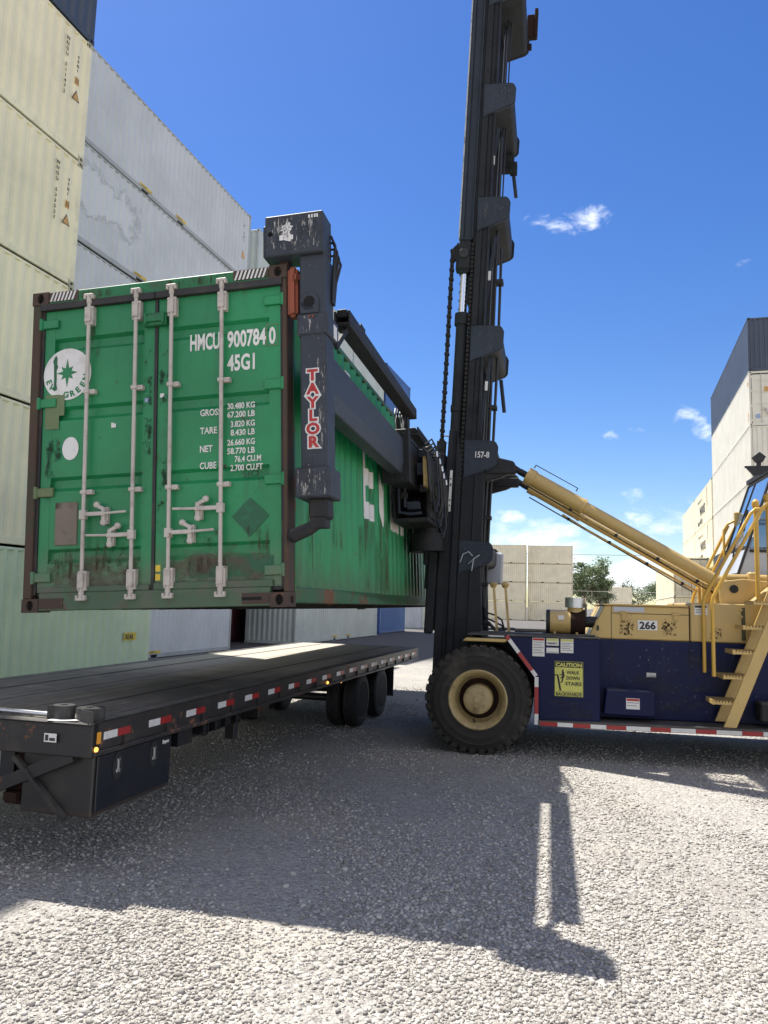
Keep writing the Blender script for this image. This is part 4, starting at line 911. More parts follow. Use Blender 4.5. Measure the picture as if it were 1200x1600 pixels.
m = MB(); m.lathe([(0, .10), (.16, .10)], (2.62, 3.86, 2.42), 'x', 20); m.tube([(2.66, 3.86, 2.56), (2.78, 3.86, 2.56)], .035, 10); m.build('hose_sheave', M_['black_rubber'], fl, matrix=SM, smooth=True)
for i in range(4):
    m = MB(); x = 2.63+.035*i; m.tube([(x, 3.75, 2.58), (x, 3.70, 2.50), (x, 3.72, 2.38), (x+.01, 3.80, 2.22)], .013, 8); m.build('sheave_hose', M_['hose' if i % 2 else 'aluminium'], fl, smooth=True, matrix=SM)
m = MB(); m.tube([(2.95, 5.9, 2.2), (2.95, 5.9, 2.62), (3.0, 5.95, 2.68), (3.25, 6.0, 2.6)], .012, 8); m.tube([(2.98, 5.9, 2.2), (2.98, 5.9, 2.58), (3.25, 6.0, 2.45)], .008, 8); m.build('loose_hose', M_['aluminium'], fl, smooth=True, matrix=SM)

# ---- tilt cylinders
for yc in (.80, 2.04):
    p = Vector((.42, yc, 4.02)); q = Vector((3.38, yc, 2.30)); d = (q-p).normalized()
    m = MB(); R0 = 1.0 if yc < 1 else .66; m.tube([p+d*.22, p+d*.34], .128*R0, 28); m.tube([p+d*.34, p+d*1.12], .112*R0, 28); m.tube([p+d*1.12, p+d*1.17], .122*R0, 28); m.tube([p+d*1.17, p+d*(q-p).length], .090*R0, 28)
    tc = m.build('tilt_cylinder', MY, fl, smooth=True)
    m = MB(); m.tube([p-d*.12, p+d*.10], [.06, .045], 16); m.tube([p+d*.1, p+d*.24], .05, 16); m.build('clevis', SD, tc, smooth=True)
    n_ = Vector((d.z, 0, -d.x)); n_ = -n_ if n_.z < 0 else n_
    m = MB(); m.tube([p+d*.9-n_*.11, p+d*1.3-n_*.13, p+d*3.25-n_*.12], .018, 8); m.build('cylinder_pipe', M_['worn_yellow'], tc, smooth=True)
    m = MB(); m.tube([p+d*.3-n_*.13, p+d*3.2-n_*.16], .010, 6); m.build('cylinder_line', M_['hose'], tc)
    m = MB()
    for t in (1.02, 1.75, 2.4, 3.0): m.box(*[v for i in range(3) for v in ((p+d*t-n_*.125)[i]-.022, (p+d*t-n_*.125)[i]+.022)])
    m.build('pipe_clamp', M_['spreader_dark'], tc)
    if yc < 1:
        m = MB(); m.tube([p+d*.26+n_*.15, p+d*.26+n_*.20, p+d*.95+n_*.20, p+d*.95+n_*.15], .009, 8); m.build('grab_wire', M_['hose'], tc)
    m = MB(); m.box(.0, .45, yc-.07, yc+.07, 3.92, 4.08); m.prism([(-.05, 3.8), (.25, 3.88), (.48, 4.0), (.42, 4.12), (.1, 4.2), (-.1, 4.2)], 'y', yc-.05, yc+.05); m.build('clevis_bracket', SD, fl, bevel=.02)
# ---- chassis
WD = 3.0   # overall width (near side 0 .. far side WD)
m = MB(); m.prism([(.45, .95), (1.60, .95), (1.60, .42), (6.6, .46), (6.6, 1.05), (5.0, 1.45), (1.62, 1.45), (.45, 1.50), (-.3, 1.45), (-.35, .95)], 'y', .75, 2.3); m.build('chassis_frame', M_['spreader_dark'], fl)
for side in (0, 1):
    def Ys(a, b): return (a, b) if not side else (WD-b, WD-a)
    # fender box with the slanted front edge
    m = MB(); m.prism([(.40, 1.585), (.80, 1.06), (.805, .50), (1.595, .50), (1.595, 1.585)], 'y', *Ys(.06, .70)); fb = m.build('side_box', MBL, fl, bevel=.012)
    m = MB(); m.prism([(-.22, 1.50), (.36, 1.50), (.40, 1.545), (-.17, 1.545)], 'y', *Ys(.02, .78)); m.build('fender_lip', MY, fl, bevel=.008)
    m = MB(); m.box(-.15, 1.60, *Ys(.04, .80), 1.588, 1.602); m.box(.0, 1.55, *Ys(.3, .75), 1.602, 1.625); m.build('fender_deck', M_['deck_plate'], fl)
    m = MB(); m.prism([(.34, 1.585), (.74, 1.055), (.81, 1.075), (.41, 1.60)], 'y', *Ys(.02, .075)); m.prism([(.745, .43), (.81, .43), (.81, 1.075), (.745, 1.055)], 'y', *Ys(.02, .075)); ft = m.build('fender_trim', MBL, fl, bevel=.006)
    if not side:
        a = Vector((.375, .018, 1.59)); b = Vector((.772, .018, 1.072)); dv = b-a
        for i, (t0, t1) in enumerate(((0, .10), (.10, .42), (.42, .86), (.86, 1.0))):
            m = MB(); p0 = a+dv*t0; p1 = a+dv*t1; m.bar(p0, p1, .004, .05, (.8, 0, .6)); m.build('reflector_tape', M_['red_tape' if i in (0, 2) else 'white_tape'], ft)
        for z0, z1, c in ((.93, 1.06, 'white_tape'), (.58, .93, 'red_tape'), (.44, .58, 'white_tape')):
            m = MB(); m.box(.752, .803, .0155, .0195, z0, z1); m.build('reflector_tape', M_[c], ft)
    # running board
    m = MB(); m.prism([(.80, .425), (1.6, .43), (6.4, .50), (6.4, .58), (1.6, .52), (.80, .50)], 'y', *Ys(.0, .75)); rb = m.build('running_board', M_['deck_plate'], fl, bevel=.004)
    if not side:
        x = .83; i = 0
        while x < 6.2:
            w_ = (.22, .20)[i % 2] if x < 1.55 else (.245, .30)[i % 2]; z = .462+(.0 if x < 1.6 else (x-1.6)*.0145)
            m = MB(); z2 = .462+(.0 if x+w_ < 1.6 else (x+w_-1.6)*.0145); m.prism([(x, z-.026), (x+w_-.003, z2-.026), (x+w_-.003, z2+.026), (x, z+.026)], 'y', -.004, -.001); m.build('reflector_tape', M_['white_tape' if i % 2 else 'red_tape'], rb)
            x += w_; i += 1
# papers on the side box
def sticker(x0, x1, z0, z1, y, head, par, rows=5):
    m = MB(); m.box(x0, x1, y-.002, y, z0, z1); s_ = m.build('notice', M_['paper'], par)
    if head: m = MB(); m.box(x0+.005, x1-.005, y-.0035, y-.002, z1-.035, z1-.006); m.build('notice_head', M_[head], s_)
    m = MB()
    for k_ in range(rows):
        z = z1-.055-k_*(z1-z0-.07)/rows; m.box(x0+.012, x1-.012-.03*(k_ % 2), y-.0035, y-.002, z-.006, z)
    m.build('notice_print', M_['black_marks'], s_)
    return s_
near_box = [o for o in fl.children if o.name.startswith('side_box')][0]
sticker(.72, .88, 1.33, 1.575, .059, 'letter_red', near_box); sticker(.905, 1.065, 1.48, 1.575, .059, 'sign_yellow', near_box, 3); sticker(.905, 1.065, 1.38, 1.45, .059, None, near_box, 2); sticker(1.09, 1.255, 1.39, 1.575, .059, 'sign_yellow', near_box)
m = MB(); m.box(1.01, 1.38, .050, .058, .865, 1.325); sg = m.build('caution_sign', M_['sign_yellow'], fl, bevel=.003, matrix=Matrix.Translation((0, 0, -.045))); sg['label'] = 'yellow caution sign with a climbing figure'
m = MB(); y = .048
m.box(1.018, 1.372, y-.001, y+.0015, 1.245, 1.317)
for a, b, c, d in ((1.013, 1.377, 1.320, 1.323), (1.013, 1.377, .867, .870), (1.013, 1.016, .867, 1.323), (1.374, 1.377, .867, 1.323), (1.03, 1.36, .927, .930)): m.box(a, b, y-.001, y+.0015, c, d)
m.prism([(1.04, 1.14), (1.065, 1.14), (1.10, .94), (1.075, .94)], 'y', y-.001, y+.0015)     # steps
m.box(1.01, 1.06, y-.001, y+.0015, 1.135, 1.15)
m.lathe([(0, .012), (.002, .012)], (1.118, y-.001, 1.205), 'y', 14)
m.prism([(1.105, 1.195), (1.135, 1.190), (1.142, 1.13), (1.125, 1.10), (1.108, 1.115)], 'y', y-.001, y+.0015); m.prism([(1.075, 1.150), (1.11, 1.155), (1.11, 1.143), (1.075, 1.138)], 'y', y-.001, y+.0015)
m.prism([(1.112, 1.12), (1.13, 1.11), (1.115, 1.05), (1.10, 1.055)], 'y', y-.001, y+.0015); m.prism([(1.085, 1.098), (1.12, 1.11), (1.115, 1.125), (1.085, 1.11)], 'y', y-.001, y+.0015); m.box(1.088, 1.112, y-.001, y+.0015, 1.045, 1.056)
m.tube([(1.04, y, 1.15), (1.045, y, 1.225), (1.06, y, 1.235), (1.075, y, 1.16)], .0012, 5)
m.build('sign_picture', M_['sign_black'], sg)
def fit(t, x0, x1, z, h, mt, par, y, bold=.05):
    o = text(t, h/.73, mt, par, (0, y, z), (1,0,0), (0,0,1), 1.0, bold, thick=.0006); xs = [v.co.x for v in o.data.vertices]; a, b = min(xs), max(xs)
    for v in o.data.vertices: v.co.x = x0+(v.co.x-a)*(x1-x0)/(b-a)
    return o
fit('CAUTION', 1.026, 1.363, 1.256, .050, M_['sign_yellow'], sg, y-.002, .04)
fit('WALK', 1.165, 1.335, 1.160, .045, M_['sign_black'], sg, y-.0005, .03); fit('DOWN', 1.165, 1.335, 1.088, .045, M_['sign_black'], sg, y-.0005, .03); fit('STAIRS', 1.150, 1.36, 1.015, .045, M_['sign_black'], sg, y-.0005, .03); fit('BACKWARDS', 1.03, 1.36, .878, .042, M_['sign_black'], sg, y-.0005, .03)
# hood / engine cover
HY = .42
m = MB(); m.prism([(1.55, .53), (4.9, .56), (4.9, 1.58), (1.55, 1.58)], 'y', HY, 2.45); lower = m.build('lower_body', MBL, fl, bevel=.01)
m = MB(); m.prism([(1.46, 1.585), (1.68, 2.035), (2.78, 2.035), (2.78, 1.585)], 'y', HY, 2.45); hood = m.build('engine_cover', MY, fl, bevel=.014)
m = MB(); m.prism([(1.66, 2.036), (2.76, 2.036), (2.76, 2.058), (1.66, 2.058)], 'y', HY-.02, 2.46); m.build('cover_lid', MY, hood, bevel=.005)
m = MB(); m.box(1.80, 2.20, HY-.006, HY-.001, 1.955, 2.02); m.build('pale_strip', M_['cab_panel'], hood)
m = MB(); m.box(1.765, 1.773, HY-.002, HY+.01, 1.05, 2.03); m.box(2.77, 2.782, HY-.003, HY+.01, 1.05, 2.03); m.box(1.77, 2.77, HY-.002, HY+.01, 1.928, 1.936); m.box(1.60, 1.773, HY-.002, HY+.01, 1.045, 1.052); m.box(1.773, 2.82, HY-.002, HY+.01, .99, .996)
m.build('panel_seams', M_['seam'], hood)
for x in (1.93, 2.60):
    m = MB(); m.box(x-.055, x+.055, HY-.03, HY-.001, 1.925, 1.945); m.box(x-.04, x+.04, HY-.018, HY-.001, 1.945, 1.965); m.box(x-.03, x+.03, HY-.022, HY-.001, 1.86, 1.925); m.box(x-.012, x+.012, HY-.028, HY-.02, 1.84, 1.93); m.build('latch', MY, hood, bevel=.004)
m = MB(); m.box(2.115, 2.365, HY-.008, HY-.001, 1.715, 1.845); npl = m.build('number_plate', M_['paper'], hood)
fit('266', 2.135, 2.345, 1.732, .098, M_['sign_black'], npl, HY-.010, .035)
m = MB()
rr = random.Random(5)
for i in range(10):
    cl = i % 2; x = (1.99 if cl == 0 else 2.50)+rr.gauss(0, .04); z = 1.74+rr.gauss(0, .075); r = .004+.018*rr.random()**2
    if 2.1 < x < 2.38: continue
    m.add([(x+r*math.cos(a)*(.5+rr.random()), HY-.0025-.0002*i, z+r*math.sin(a)*(.5+1.2*rr.random())) for a in [k*.9 for k in range(7)]], [tuple(range(7))])
m.build('paint_flakes', M_['rust_dark'], hood, recalc=False)
for x0_, x1_, z0_, z1_ in ((1.84, 2.09, 1.60, 1.88), (2.40, 2.64, 1.62, 1.86), (3.0, 3.2, 1.6, 1.8)):
    m = MB(); m.box(x0_, x1_, HY-.0125, HY-.012, z0_, z1_); m.build('chipped_paint', M_['stain_flake'], hood)
m = MB(); m.prism([(2.785, 1.585), (2.785, 2.10), (3.50, 2.10), (3.9, 2.42), (4.9, 2.42), (4.9, 1.585)], 'y', HY-.01, 2.46); side = m.build('rear_cover', MY, fl, bevel=.014)
sticker(2.84, 3.00, 1.94, 2.07, HY-.011, 'sign_black', side, 3)
for z in (1.93, 2.02):
    m = MB(); m.lathe([(0, .02), (-.02, .018)], (3.42, HY-.01, z), 'y', 10); m.build('bolt', MY, side)
m = MB(); m.box(3.42, 3.47, HY-.013, HY-.0105, 1.62, 2.05); m.build('rust_run', M_['rust_stain'], side)
m = MB(); m.prism([(1.64, .60), (2.30, .60), (2.30, .89), (2.25, .93), (1.68, .93)], 'y', .16, HY); lb = m.build('lower_locker', MBL, fl, bevel=.014)
sticker(1.93, 2.10, .69, .83, .158, 'letter_red', lb, 2)
sticker(2.22, 2.34, 1.09, 1.15, HY-.001, None, lower, 1)
m = MB(); m.box(2.24, 2.31, HY-.008, HY-.001, 1.20, 1.28); m.build('small_catch', M_['machine_blue'], lower, bevel=.004)
m = MB()
for i in range(60): x = rr.uniform(1.7, 3.6); z = rr.uniform(.65, 1.5); s_ = rr.uniform(.003, .009); m.box(x, x+s_, HY-.003, HY-.001, z, z+s_)
m.build('paint_spots', M_['cab_panel'], lower)
for x0_, x1_, z0_, z1_, y_ in ((1.7, 2.8, .6, 1.2, HY-.003), (2.6, 3.6, .6, 1.5, HY-.003), (.85, 1.58, .52, .8, .0575)):
    m = MB(); m.box(x0_, x1_, y_-.0006, y_, z0_, z1_); m.build('dust_film', M_['stain_dust'], lower)
m = MB(); m.lathe([(0, .012), (-.025, .012)], (1.59, HY, 1.75), 'y', 10); m.box(1.575, 1.605, HY-.03, HY-.02, 1.69, 1.75); m.build('door_handle', M_['black_rubber'], hood)
m = MB(); m.box(3.55, 4.3, .10, .40, .62, .86); m.build('battery_box', M_['spreader_dark'], fl, bevel=.02)
# air cleaner
m = MB(); m.lathe([(0, .165), (.44, .165)], (.95, .62, 1.79), 'x', 32); m.box(1.0, 1.03, .5, .75, 1.61, 1.65); m.box(1.3, 1.33, .5, .75, 1.61, 1.65); ac = m.build('air_cleaner', MY, fl, smooth=True)
m = MB(); m.lathe([(-.055, .150), (-.05, .162), (.0, .168), (.005, .160)], (.95, .62, 1.79), 'x', 32); m.build('end_cap', M_['black_rubber'], ac, smooth=True)
m = MB(); m.lathe([(0, .167), (.012, .172), (.2, .172), (.2, .167)], (1.23, .62, 1.79), 'x', 32); m.build('burnt_wrap', M_['rust_dark'], ac, smooth=True)
m = MB(); m.box(1.06, 1.14, .444, .452, 1.82, 1.88); m.build('name_tag', M_['paper'], ac)
m = MB(); m.tube([(1.30, .62, 1.90), (1.30, .62, 2.0)], .11, 20); m.build('neck', MY, ac, smooth=True)
m = MB(); m.tube([(1.30, .62, 1.99), (1.30, .62, 2.13)], .145, 24); m.build('intake_bowl', M_['aluminium'], ac, smooth=True)
m = MB(); m.tube([(1.42, .62, 1.79), (1.50, .62, 1.80), (1.60, .62, 1.79), (1.68, .66, 1.76)], [.07, .078, .085, .07], 16); m.build('intake_hose', M_['black_rubber'], ac, smooth=True)
# two upright bars with caps, loose hoses on the deck
for x in (.17, .34):
    m = MB(); m.bar((x+.03, .80, 1.6), (x-.03, .80, 2.30), .035, .055, (0,1,0)); m.lathe([(-.02, .035), (.03, .06), (.045, .055), (.06, .02)], (x-.03, .80, 2.27), 'z', 12); m.build('fender_post', M_['worn_yellow'], fl)
for k_ in range(3):
    m = MB(); z = 2.0-.08*k_; m.tube([(-.02, 1.0, z+.5), (-.03+.02*k_, .95, z), (.04, .9, z-.12), (.16, .88, z-.15-.02*k_), (.26, .9, z-.22), (.3, .95, 1.62)], .014, 8); m.build('deck_hose', M_['hose'], fl, smooth=True)
m = MB(); m.tube([(-.1, .85, 1.62), (-.05, .8, 1.72), (.08, .78, 1.74), (.18, .8, 1.63)], .022, 8); m.build('deck_hose', M_['hose'], fl, smooth=True)
# cab base, pivot brackets
for ya_ in (.60, .92, 1.86, 2.18):
    m = MB(); m.prism([(3.20, 2.10), (3.50, 2.10), (3.95, 2.40), (3.5, 2.44), (3.2, 2.40)], 'y', ya_, ya_+.08); m.build('pivot_bracket', MY, fl, bevel=.01)
for ya_ in (.58, 1.84): m = MB(); m.tube([(3.38, ya_, 2.30), (3.38, ya_+.44, 2.30)], .055, 16); m.build('pivot_pin', M_['spreader_dark'], fl, smooth=True)
m = MB(); m.box(3.3, 5.2, .85, 2.6, 2.40, 2.50); m.tube([(3.3, .82, 2.46), (5.2, .82, 2.46)], .05, 12); m.box(3.60, 3.72, .70, .88, 2.36, 2.54); m.build('cab_platform', MY, fl, bevel=.02)
# cab
m = MB(); gx = lambda z: 3.52+(z-2.5)*.335
def post(a, b, w=.035): m.bar(a, b, w, w)
for yy in (1.0, 2.3): post((gx(2.5), yy, 2.5), (gx(3.95), yy, 3.95)); post((5.0, yy, 2.5), (5.0, yy, 3.95)); post((gx(3.95), yy, 3.95), (5.0, yy, 3.95)); post((gx(2.85)+.05, yy, 2.85), (5.0, yy, 2.85), .04)
for z, x in ((2.52, gx(2.52)), (2.9, gx(2.9)), (3.95, gx(3.95))): post((x, 1.0, z), (x, 2.3, z))
m.box(gx(3.95)-.03, 5.05, .97, 2.33, 3.98, 4.05)
cab = m.build('cab', M_['black_rubber'], fl, bevel=.006)
m = MB(); m.prism([(gx(2.52)+.02, 2.52), (gx(2.88)+.02, 2.88), (4.98, 2.88), (4.98, 2.52)], 'y', 1.01, 1.03); m.prism([(gx(2.52), 2.53), (gx(2.88), 2.88), (gx(2.88)+.015, 2.88), (gx(2.52)+.015, 2.53)], 'y', 1.03, 2.27); m.build('lower_panel', M_['cab_panel'], cab)
m = MB(); m.prism([(gx(2.93), 2.93), (gx(3.92), 3.92), (gx(3.92)+.01, 3.92), (gx(2.93)+.01, 2.93)], 'y', 1.03, 2.27); m.build('windscreen', M_['cab_glass'], cab)
m = MB(); m.prism([(gx(2.9)+.04, 2.9), (gx(3.92)+.04, 3.92), (4.96, 3.92), (4.96, 2.9)], 'y', .998, 1.006); m.build('side_window', M_['cab_glass'], cab)
m = MB(); m.box(4.1, 4.7, 1.4, 1.95, 2.6, 3.5); m.build('seat', M_['black_rubber'], cab, bevel=.05)
for dy in (.97,):
    m = MB(); m.tube([(3.46, dy, 2.75), (3.50, dy, 3.0), (3.62, dy, 3.35), (3.78, dy, 3.80)], .012, 6); m.tube([(3.60, dy-.02, 3.12), (3.66, dy-.02, 3.42)], .018, 6); m.build('wiper', M_['hose'], cab)
m = MB(); m.box(3.64, 4.05, .93, .97, 4.02, 4.045); m.prism([(3.66, 4.02), (4.0, 4.02), (3.88, 3.93), (3.76, 3.90)], 'y', .92, .98); m.bar((3.82, .95, 4.03), (3.83, .95, 4.15), .05, .05); m.prism([(3.74, 4.17), (3.83, 4.24), (3.91, 4.17), (3.87, 4.10), (3.79, 4.10)], 'y', .90, 1.0); m.build('roof_lamp', M_['black_rubber'], cab)
# stairs
st = MB(); sa = lambda z, y: (3.17+(z-.58)*.402, y, z)
near_s = MB(); near_s.prism([(3.05, .575), (3.20, .575), (3.20+1.80*.402, 2.375), (3.05+1.80*.402, 2.375)], 'y', -.20, -.17); near_s.prism([(3.05, .575), (3.20, .575), (3.20+1.80*.402, 2.375), (3.05+1.80*.402, 2.375)], 'y', .32, .35)
stairs = near_s.build('stairs', MY, fl, bevel=.005)
for i, z in enumerate((.89, 1.205, 1.515, 1.825, 2.135)):
    x = 3.10+(z-.58)*.402; m = MB(); m.box(x-.27, x+.05, -.17, .32, z-.045, z-.02)
    for k_ in range(9): m.box(x-.275+.036*k_, x-.255+.036*k_, -.168, .318, z-.02, z)
    m.box(x-.285, x-.27, -.17, .32, z-.05, z+.004); m.build('tread', MY, stairs)
for y in (-.22, .37):
    m = MB(); m.tube([(2.945, y, 1.19), (2.945, y, 2.11), (2.96, y, 2.18), (3.56, y, 3.30), (3.62, y, 3.36), (4.4, y, 3.36)], .024, 10); m.build('handrail', M_['rail_yellow'], stairs, smooth=True)
    m = MB(); m.tube([(3.64, y+.06, 2.1), (3.64, y+.06, 3.40)], .030, 12); m.lathe([(-.06, .03), (.0, .05), (.05, .045), (.08, .015)], (3.64, y+.06, 3.42), 'z', 12); m.build('rail_post', M_['rail_yellow'], stairs, smooth=True)
# far side rails
for dx, y in ((0, 2.35), (.18, 2.75)):
    m = MB(); m.tube([(3.14+dx, y, 2.1), (3.17+dx, y, 2.24), (3.70+dx, y, 3.34)], .024, 10); m.build('far_handrail', M_['rail_yellow'], fl, smooth=True)
m = MB(); m.tube([(3.62, 2.3, 2.5), (3.62, 2.3, 3.25), (3.68, 2.3, 3.36), (3.80, 2.3, 3.42), (4.2, 2.3, 3.42)], .02, 10); m.build('far_handrail', M_['rail_yellow'], fl, smooth=True)
m = MB(); m.box(3.78, 3.88, 2.28, 2.34, 2.4, 3.55); m.build('far_rail_post', M_['machine_yellow'], fl, bevel=.01)
# rear end (outside the picture, kept simple but whole)
m = MB(); m.prism([(4.95, .62), (6.7, .7), (6.9, 1.2), (6.8, 2.1), (4.95, 2.1)], 'y', .35, 2.65); m.build('counterweight', MY, fl, bevel=.06, seg=2)
# wheels
def wheel(x, y, s, name='drive_wheel', r=.725, w=.46, hub=True):
    """s=+1: outer face toward -y"""
    root = link(name, None, fl, Matrix.Translation((x, y, r))); root.empty_display_size = .2
    m = MB(); k = s
    prof = [(.00, .40), (.008, .43), (-.005*1, .50), (-.009, .505), (-.004, .515), (.0, .58), (-.006, .588), (.004, .60), (.02, .655), (.05, .696), (.09, .708), (w-.09, .708), (w-.05, .696), (w-.02, .655), (w, .58), (w, .43), (w-.01, .40)]
    m.lathe([(k*t, rr_) for t, rr_ in prof], (0, 0, 0), 'y', 72, caps=False)
    ty = m.build('tyre', M_['tyre'], root, smooth=True)
    m = MB(); n = 34
    for i in range(n):
        for half in (0, 1):
            a = 2*math.pi*(i+.5*half)/n; da = math.pi/n*.62; sh = .35*math.pi/n
            ys = (.012, w*.46) if half == 0 else (w*.54, w-.012)
            yo, yi = (ys[0], ys[1]) if half == 0 else (ys[1], ys[0])
            vs = []
            for (yy, off, rin, rout) in ((yo, 0, .645, .712), (yo+(.045 if half == 0 else -.045), 0, .66, .726), (yi, sh*1.6, .69, .728)):
                for q in (-1, 1):
                    aa = a+q*da+off*(1 if half == 0 else 1)
                    vs.append((rin*math.cos(aa), k*yy, rin*math.sin(aa))); vs.append((rout*math.cos(aa), k*yy, rout*math.sin(aa)))
            # vertices per section: (q-,in),(q-,out),(q+,in),(q+,out)
            m.add(vs, [(0,1,3,2), (8,10,11,9)] + [f for b in (0, 4) for f in ((b, b+4, b+5, b+1), (b+2, b+3, b+7, b+6), (b+1, b+5, b+7, b+3))])
    m.build('tread_lugs', M_['tyre'], ty, bevel=0)
    m = MB(); m.lathe([(k*t, rr_) for t, rr_ in ((.02, .350), (-.004, .365), (-.012, .385), (.0, .400), (.015, .402), (.02, .40))], (0,0,0), 'y', 56, caps=False)
    m.lathe([(k*t, rr_) for t, rr_ in ((.02, .350), (.06, .318), (.13, .30), (.20, .285), (.215, .272))], (0,0,0), 'y', 56, caps=False)
    rim = m.build('rim', M_['rim_yellow'], root, smooth=True)
    m = MB(); m.lathe([(k*t, rr_) for t, rr_ in ((.24, .30), (.235, .05))], (0,0,0), 'y', 40); m.build('rim_disc', M_['rust_dark'], root)
    m = MB(); m.lathe([(k*t, rr_) for t, rr_ in ((.26, .20), (.02, .195), (.0, .185), (-.01, .165), (-.018, .12), (-.022, .055), (-.035, .05), (-.035, .02))], (0,0,0), 'y', 48)
    hb = m.build('hub', M_['rim_yellow'], root, smooth=True)
    m = MB()
    for i in range(36):
        a = 2*math.pi*i/36; m.box(*(v for p in ((.176*math.cos(a)-.007, .176*math.cos(a)+.007), tuple(sorted((k*-.012, k*.01))), (.176*math.sin(a)-.007, .176*math.sin(a)+.007)) for v in p))
    for a in (.9, 2.3, 4.5):
        m.lathe([(0, .022), (k*-.012, .018)], (.10*math.cos(a), k*-.016, .10*math.sin(a)), 'y', 10)
    m.build('hub_bolts', M_['rim_yellow'], hb)
    m = MB()
    m.box(-.055, -.03, *sorted((k*.02, k*.06)), -.30, -.285); m.tube([(-.03, k*.02, -.29), (-.045, k*-.01, -.275), (-.05, k*-.02, -.25)], .01, 6); m.build('valve_stem', M_['black_rubber'], rim)
    return root
wheel(0, 0, 1); wheel(0, 1.05, -1); wheel(0, WD, -1); wheel(0, WD-1.05, 1)
wheel(5.7, .3, 1, 'steer_wheel'); wheel(5.7, WD-.3, -1, 'steer_wheel')
m = MB(); m.tube([(0, .2, .725), (0, 2.8, .725)], .16, 16); m.tube([(5.7, .5, .725), (5.7, 2.5, .725)], .12, 16); m.build('axle', M_['spreader_dark'], fl, smooth=True)
# ------------------------------------------------------------------ flatbed trailer
TM = Matrix.Translation((-3.49, 4.72, 0)) @ Matrix.Rotation(rad(1.8), 4, 'Z')
tr = thing('flatbed_trailer', 'black flatbed trailer with red and white reflectors parked under the raised container', 'trailer', TM)
TB, TR = M_['trailer_black'], M_['trailer_rail']
LT = 10.65; DZ = 1.10; TWd = 2.6          # x runs from 0 (near edge) to -TWd, y along the trailer
dm = bpy.data.materials.new('deck_boards'); dm.use_nodes = True; T = NT(dm.node_tree); b = T.n['Principled BSDF']
oc = T.new('ShaderNodeTexCoord').outputs['Object']; c = T.mix(T.ramp(T.noise(T.mapping(oc, (5, .5, 1)), 2.0, 6, .6), .3, .7), (.075,.068,.06), (.15,.135,.118))
c = T.mix(T.math('MULTIPLY', T.ramp(T.noise(oc, 2.2, 6, .65), .5, .75), .6), c, (.24,.215,.185)); c = T.mix(T.math('MULTIPLY', T.ramp(T.noise(oc, .8, 3), .5, .7), .4), c, (.04,.036,.032))
spd = T.new('ShaderNodeSeparateXYZ'); T.l.new(oc, spd.inputs[0]); wr = T.ramp(T.math('ADD', spd.outputs[1], T.math('MULTIPLY', T.math('SUBTRACT', T.noise(oc, 1.5, 5), .5), 2.2)), 2.6, 4.8)  # boards go paler past the front, sunlit brightness painted into their colour
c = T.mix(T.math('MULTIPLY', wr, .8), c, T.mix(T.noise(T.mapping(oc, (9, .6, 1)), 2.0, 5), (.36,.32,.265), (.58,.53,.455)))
T.l.new(c, b.inputs['Base Color']); b.inputs['Roughness'].default_value = .7; bp = T.new('ShaderNodeBump'); bp.inputs['Strength'].default_value = .4; bp.inputs['Distance'].default_value = .01; T.l.new(T.noise(T.mapping(oc, (30, 2, 1)), 3, 5), bp.inputs['Height']); T.l.new(bp.outputs[0], b.inputs['Normal'])
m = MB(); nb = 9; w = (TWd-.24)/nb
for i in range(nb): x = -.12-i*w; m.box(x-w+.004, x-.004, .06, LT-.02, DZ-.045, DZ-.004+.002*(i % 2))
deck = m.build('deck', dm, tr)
m = MB(); m.box(-.62, -.60, .1, LT-.1, DZ-.003, DZ+.001); m.box(-TWd+.60, -TWd+.62, .1, LT-.1, DZ-.003, DZ+.001)
m.build('deck_seam', M_['seam'], deck)
for x0, x1 in ((-.12, 0), (-TWd, -TWd+.12)):
    m = MB(); o_ = x1 if x1 == 0 else x0; s_ = -1 if x1 == 0 else 1
    m.box(min(o_, o_+s_*.012), max(o_, o_+s_*.012), .0, LT, .90, DZ); m.box(min(o_, o_+s_*.12), max(o_, o_+s_*.12), .0, LT, DZ-.012, DZ); m.box(min(o_-s_*.022, o_+s_*.10), max(o_-s_*.022, o_+s_*.10), .0, LT, .868, .90)
    sr = m.build('side_rail', TR, tr, bevel=.004)
    if x1 == 0:
        y = .115; i = 0
        while y < LT-.2:
            m = MB(); m.box(.0005, .0035, y, y+.165, .968, 1.022); m.build('reflector', M_['white_tape'], sr); m = MB(); m.box(.0005, .0035, y+.168, y+.335, .968, 1.022); m.build('reflector', M_['red_tape'], sr)
            y += .588; i += 1
        m = MB(); m.box(.0005, .003, .035, .082, .95, 1.03); m.build('amber_reflector', M_['amber'], sr)
        m = MB(); m.lathe([(0, .017), (.010, .017), (.018, .008)], (0, .03, .915), 'x', 12); m.build('marker_light', M_['amber_lit'], sr)
        m = MB(); m.lathe([(0, .02), (.012, .02), (.02, .01)], (0, 5.02, .915), 'x', 12); m.lathe([(0, .02), (.012, .02), (.02, .01)], (0, 5.6, .88), 'x', 12); m.build('marker_light', M_['amber_lit'], sr)
        for k_ in range(17): m = MB(); m.box(-.06, .022, .35+.6*k_, .37+.6*k_, .90, .966); m.build('rail_stake', TR, sr)
m = MB(); m.box(-TWd, .0, -.02, .06, .86, DZ); m.box(-TWd, .0, -.04, -.02, DZ-.02, DZ+.0); fb_ = m.build('front_bumper', TR, tr, bevel=.008)
m = MB(); m.box(-.37, -.27, -.044, -.0405, .955, 1.015); m.build('front_label', M_['paper'], fb_); m = MB(); m.box(-.325, -.28, -.047, -.044, .965, .985); m.box(-.36, -.335, -.047, -.044, .965, 1.005); m.build('label_print', M_['black_marks'], fb_)
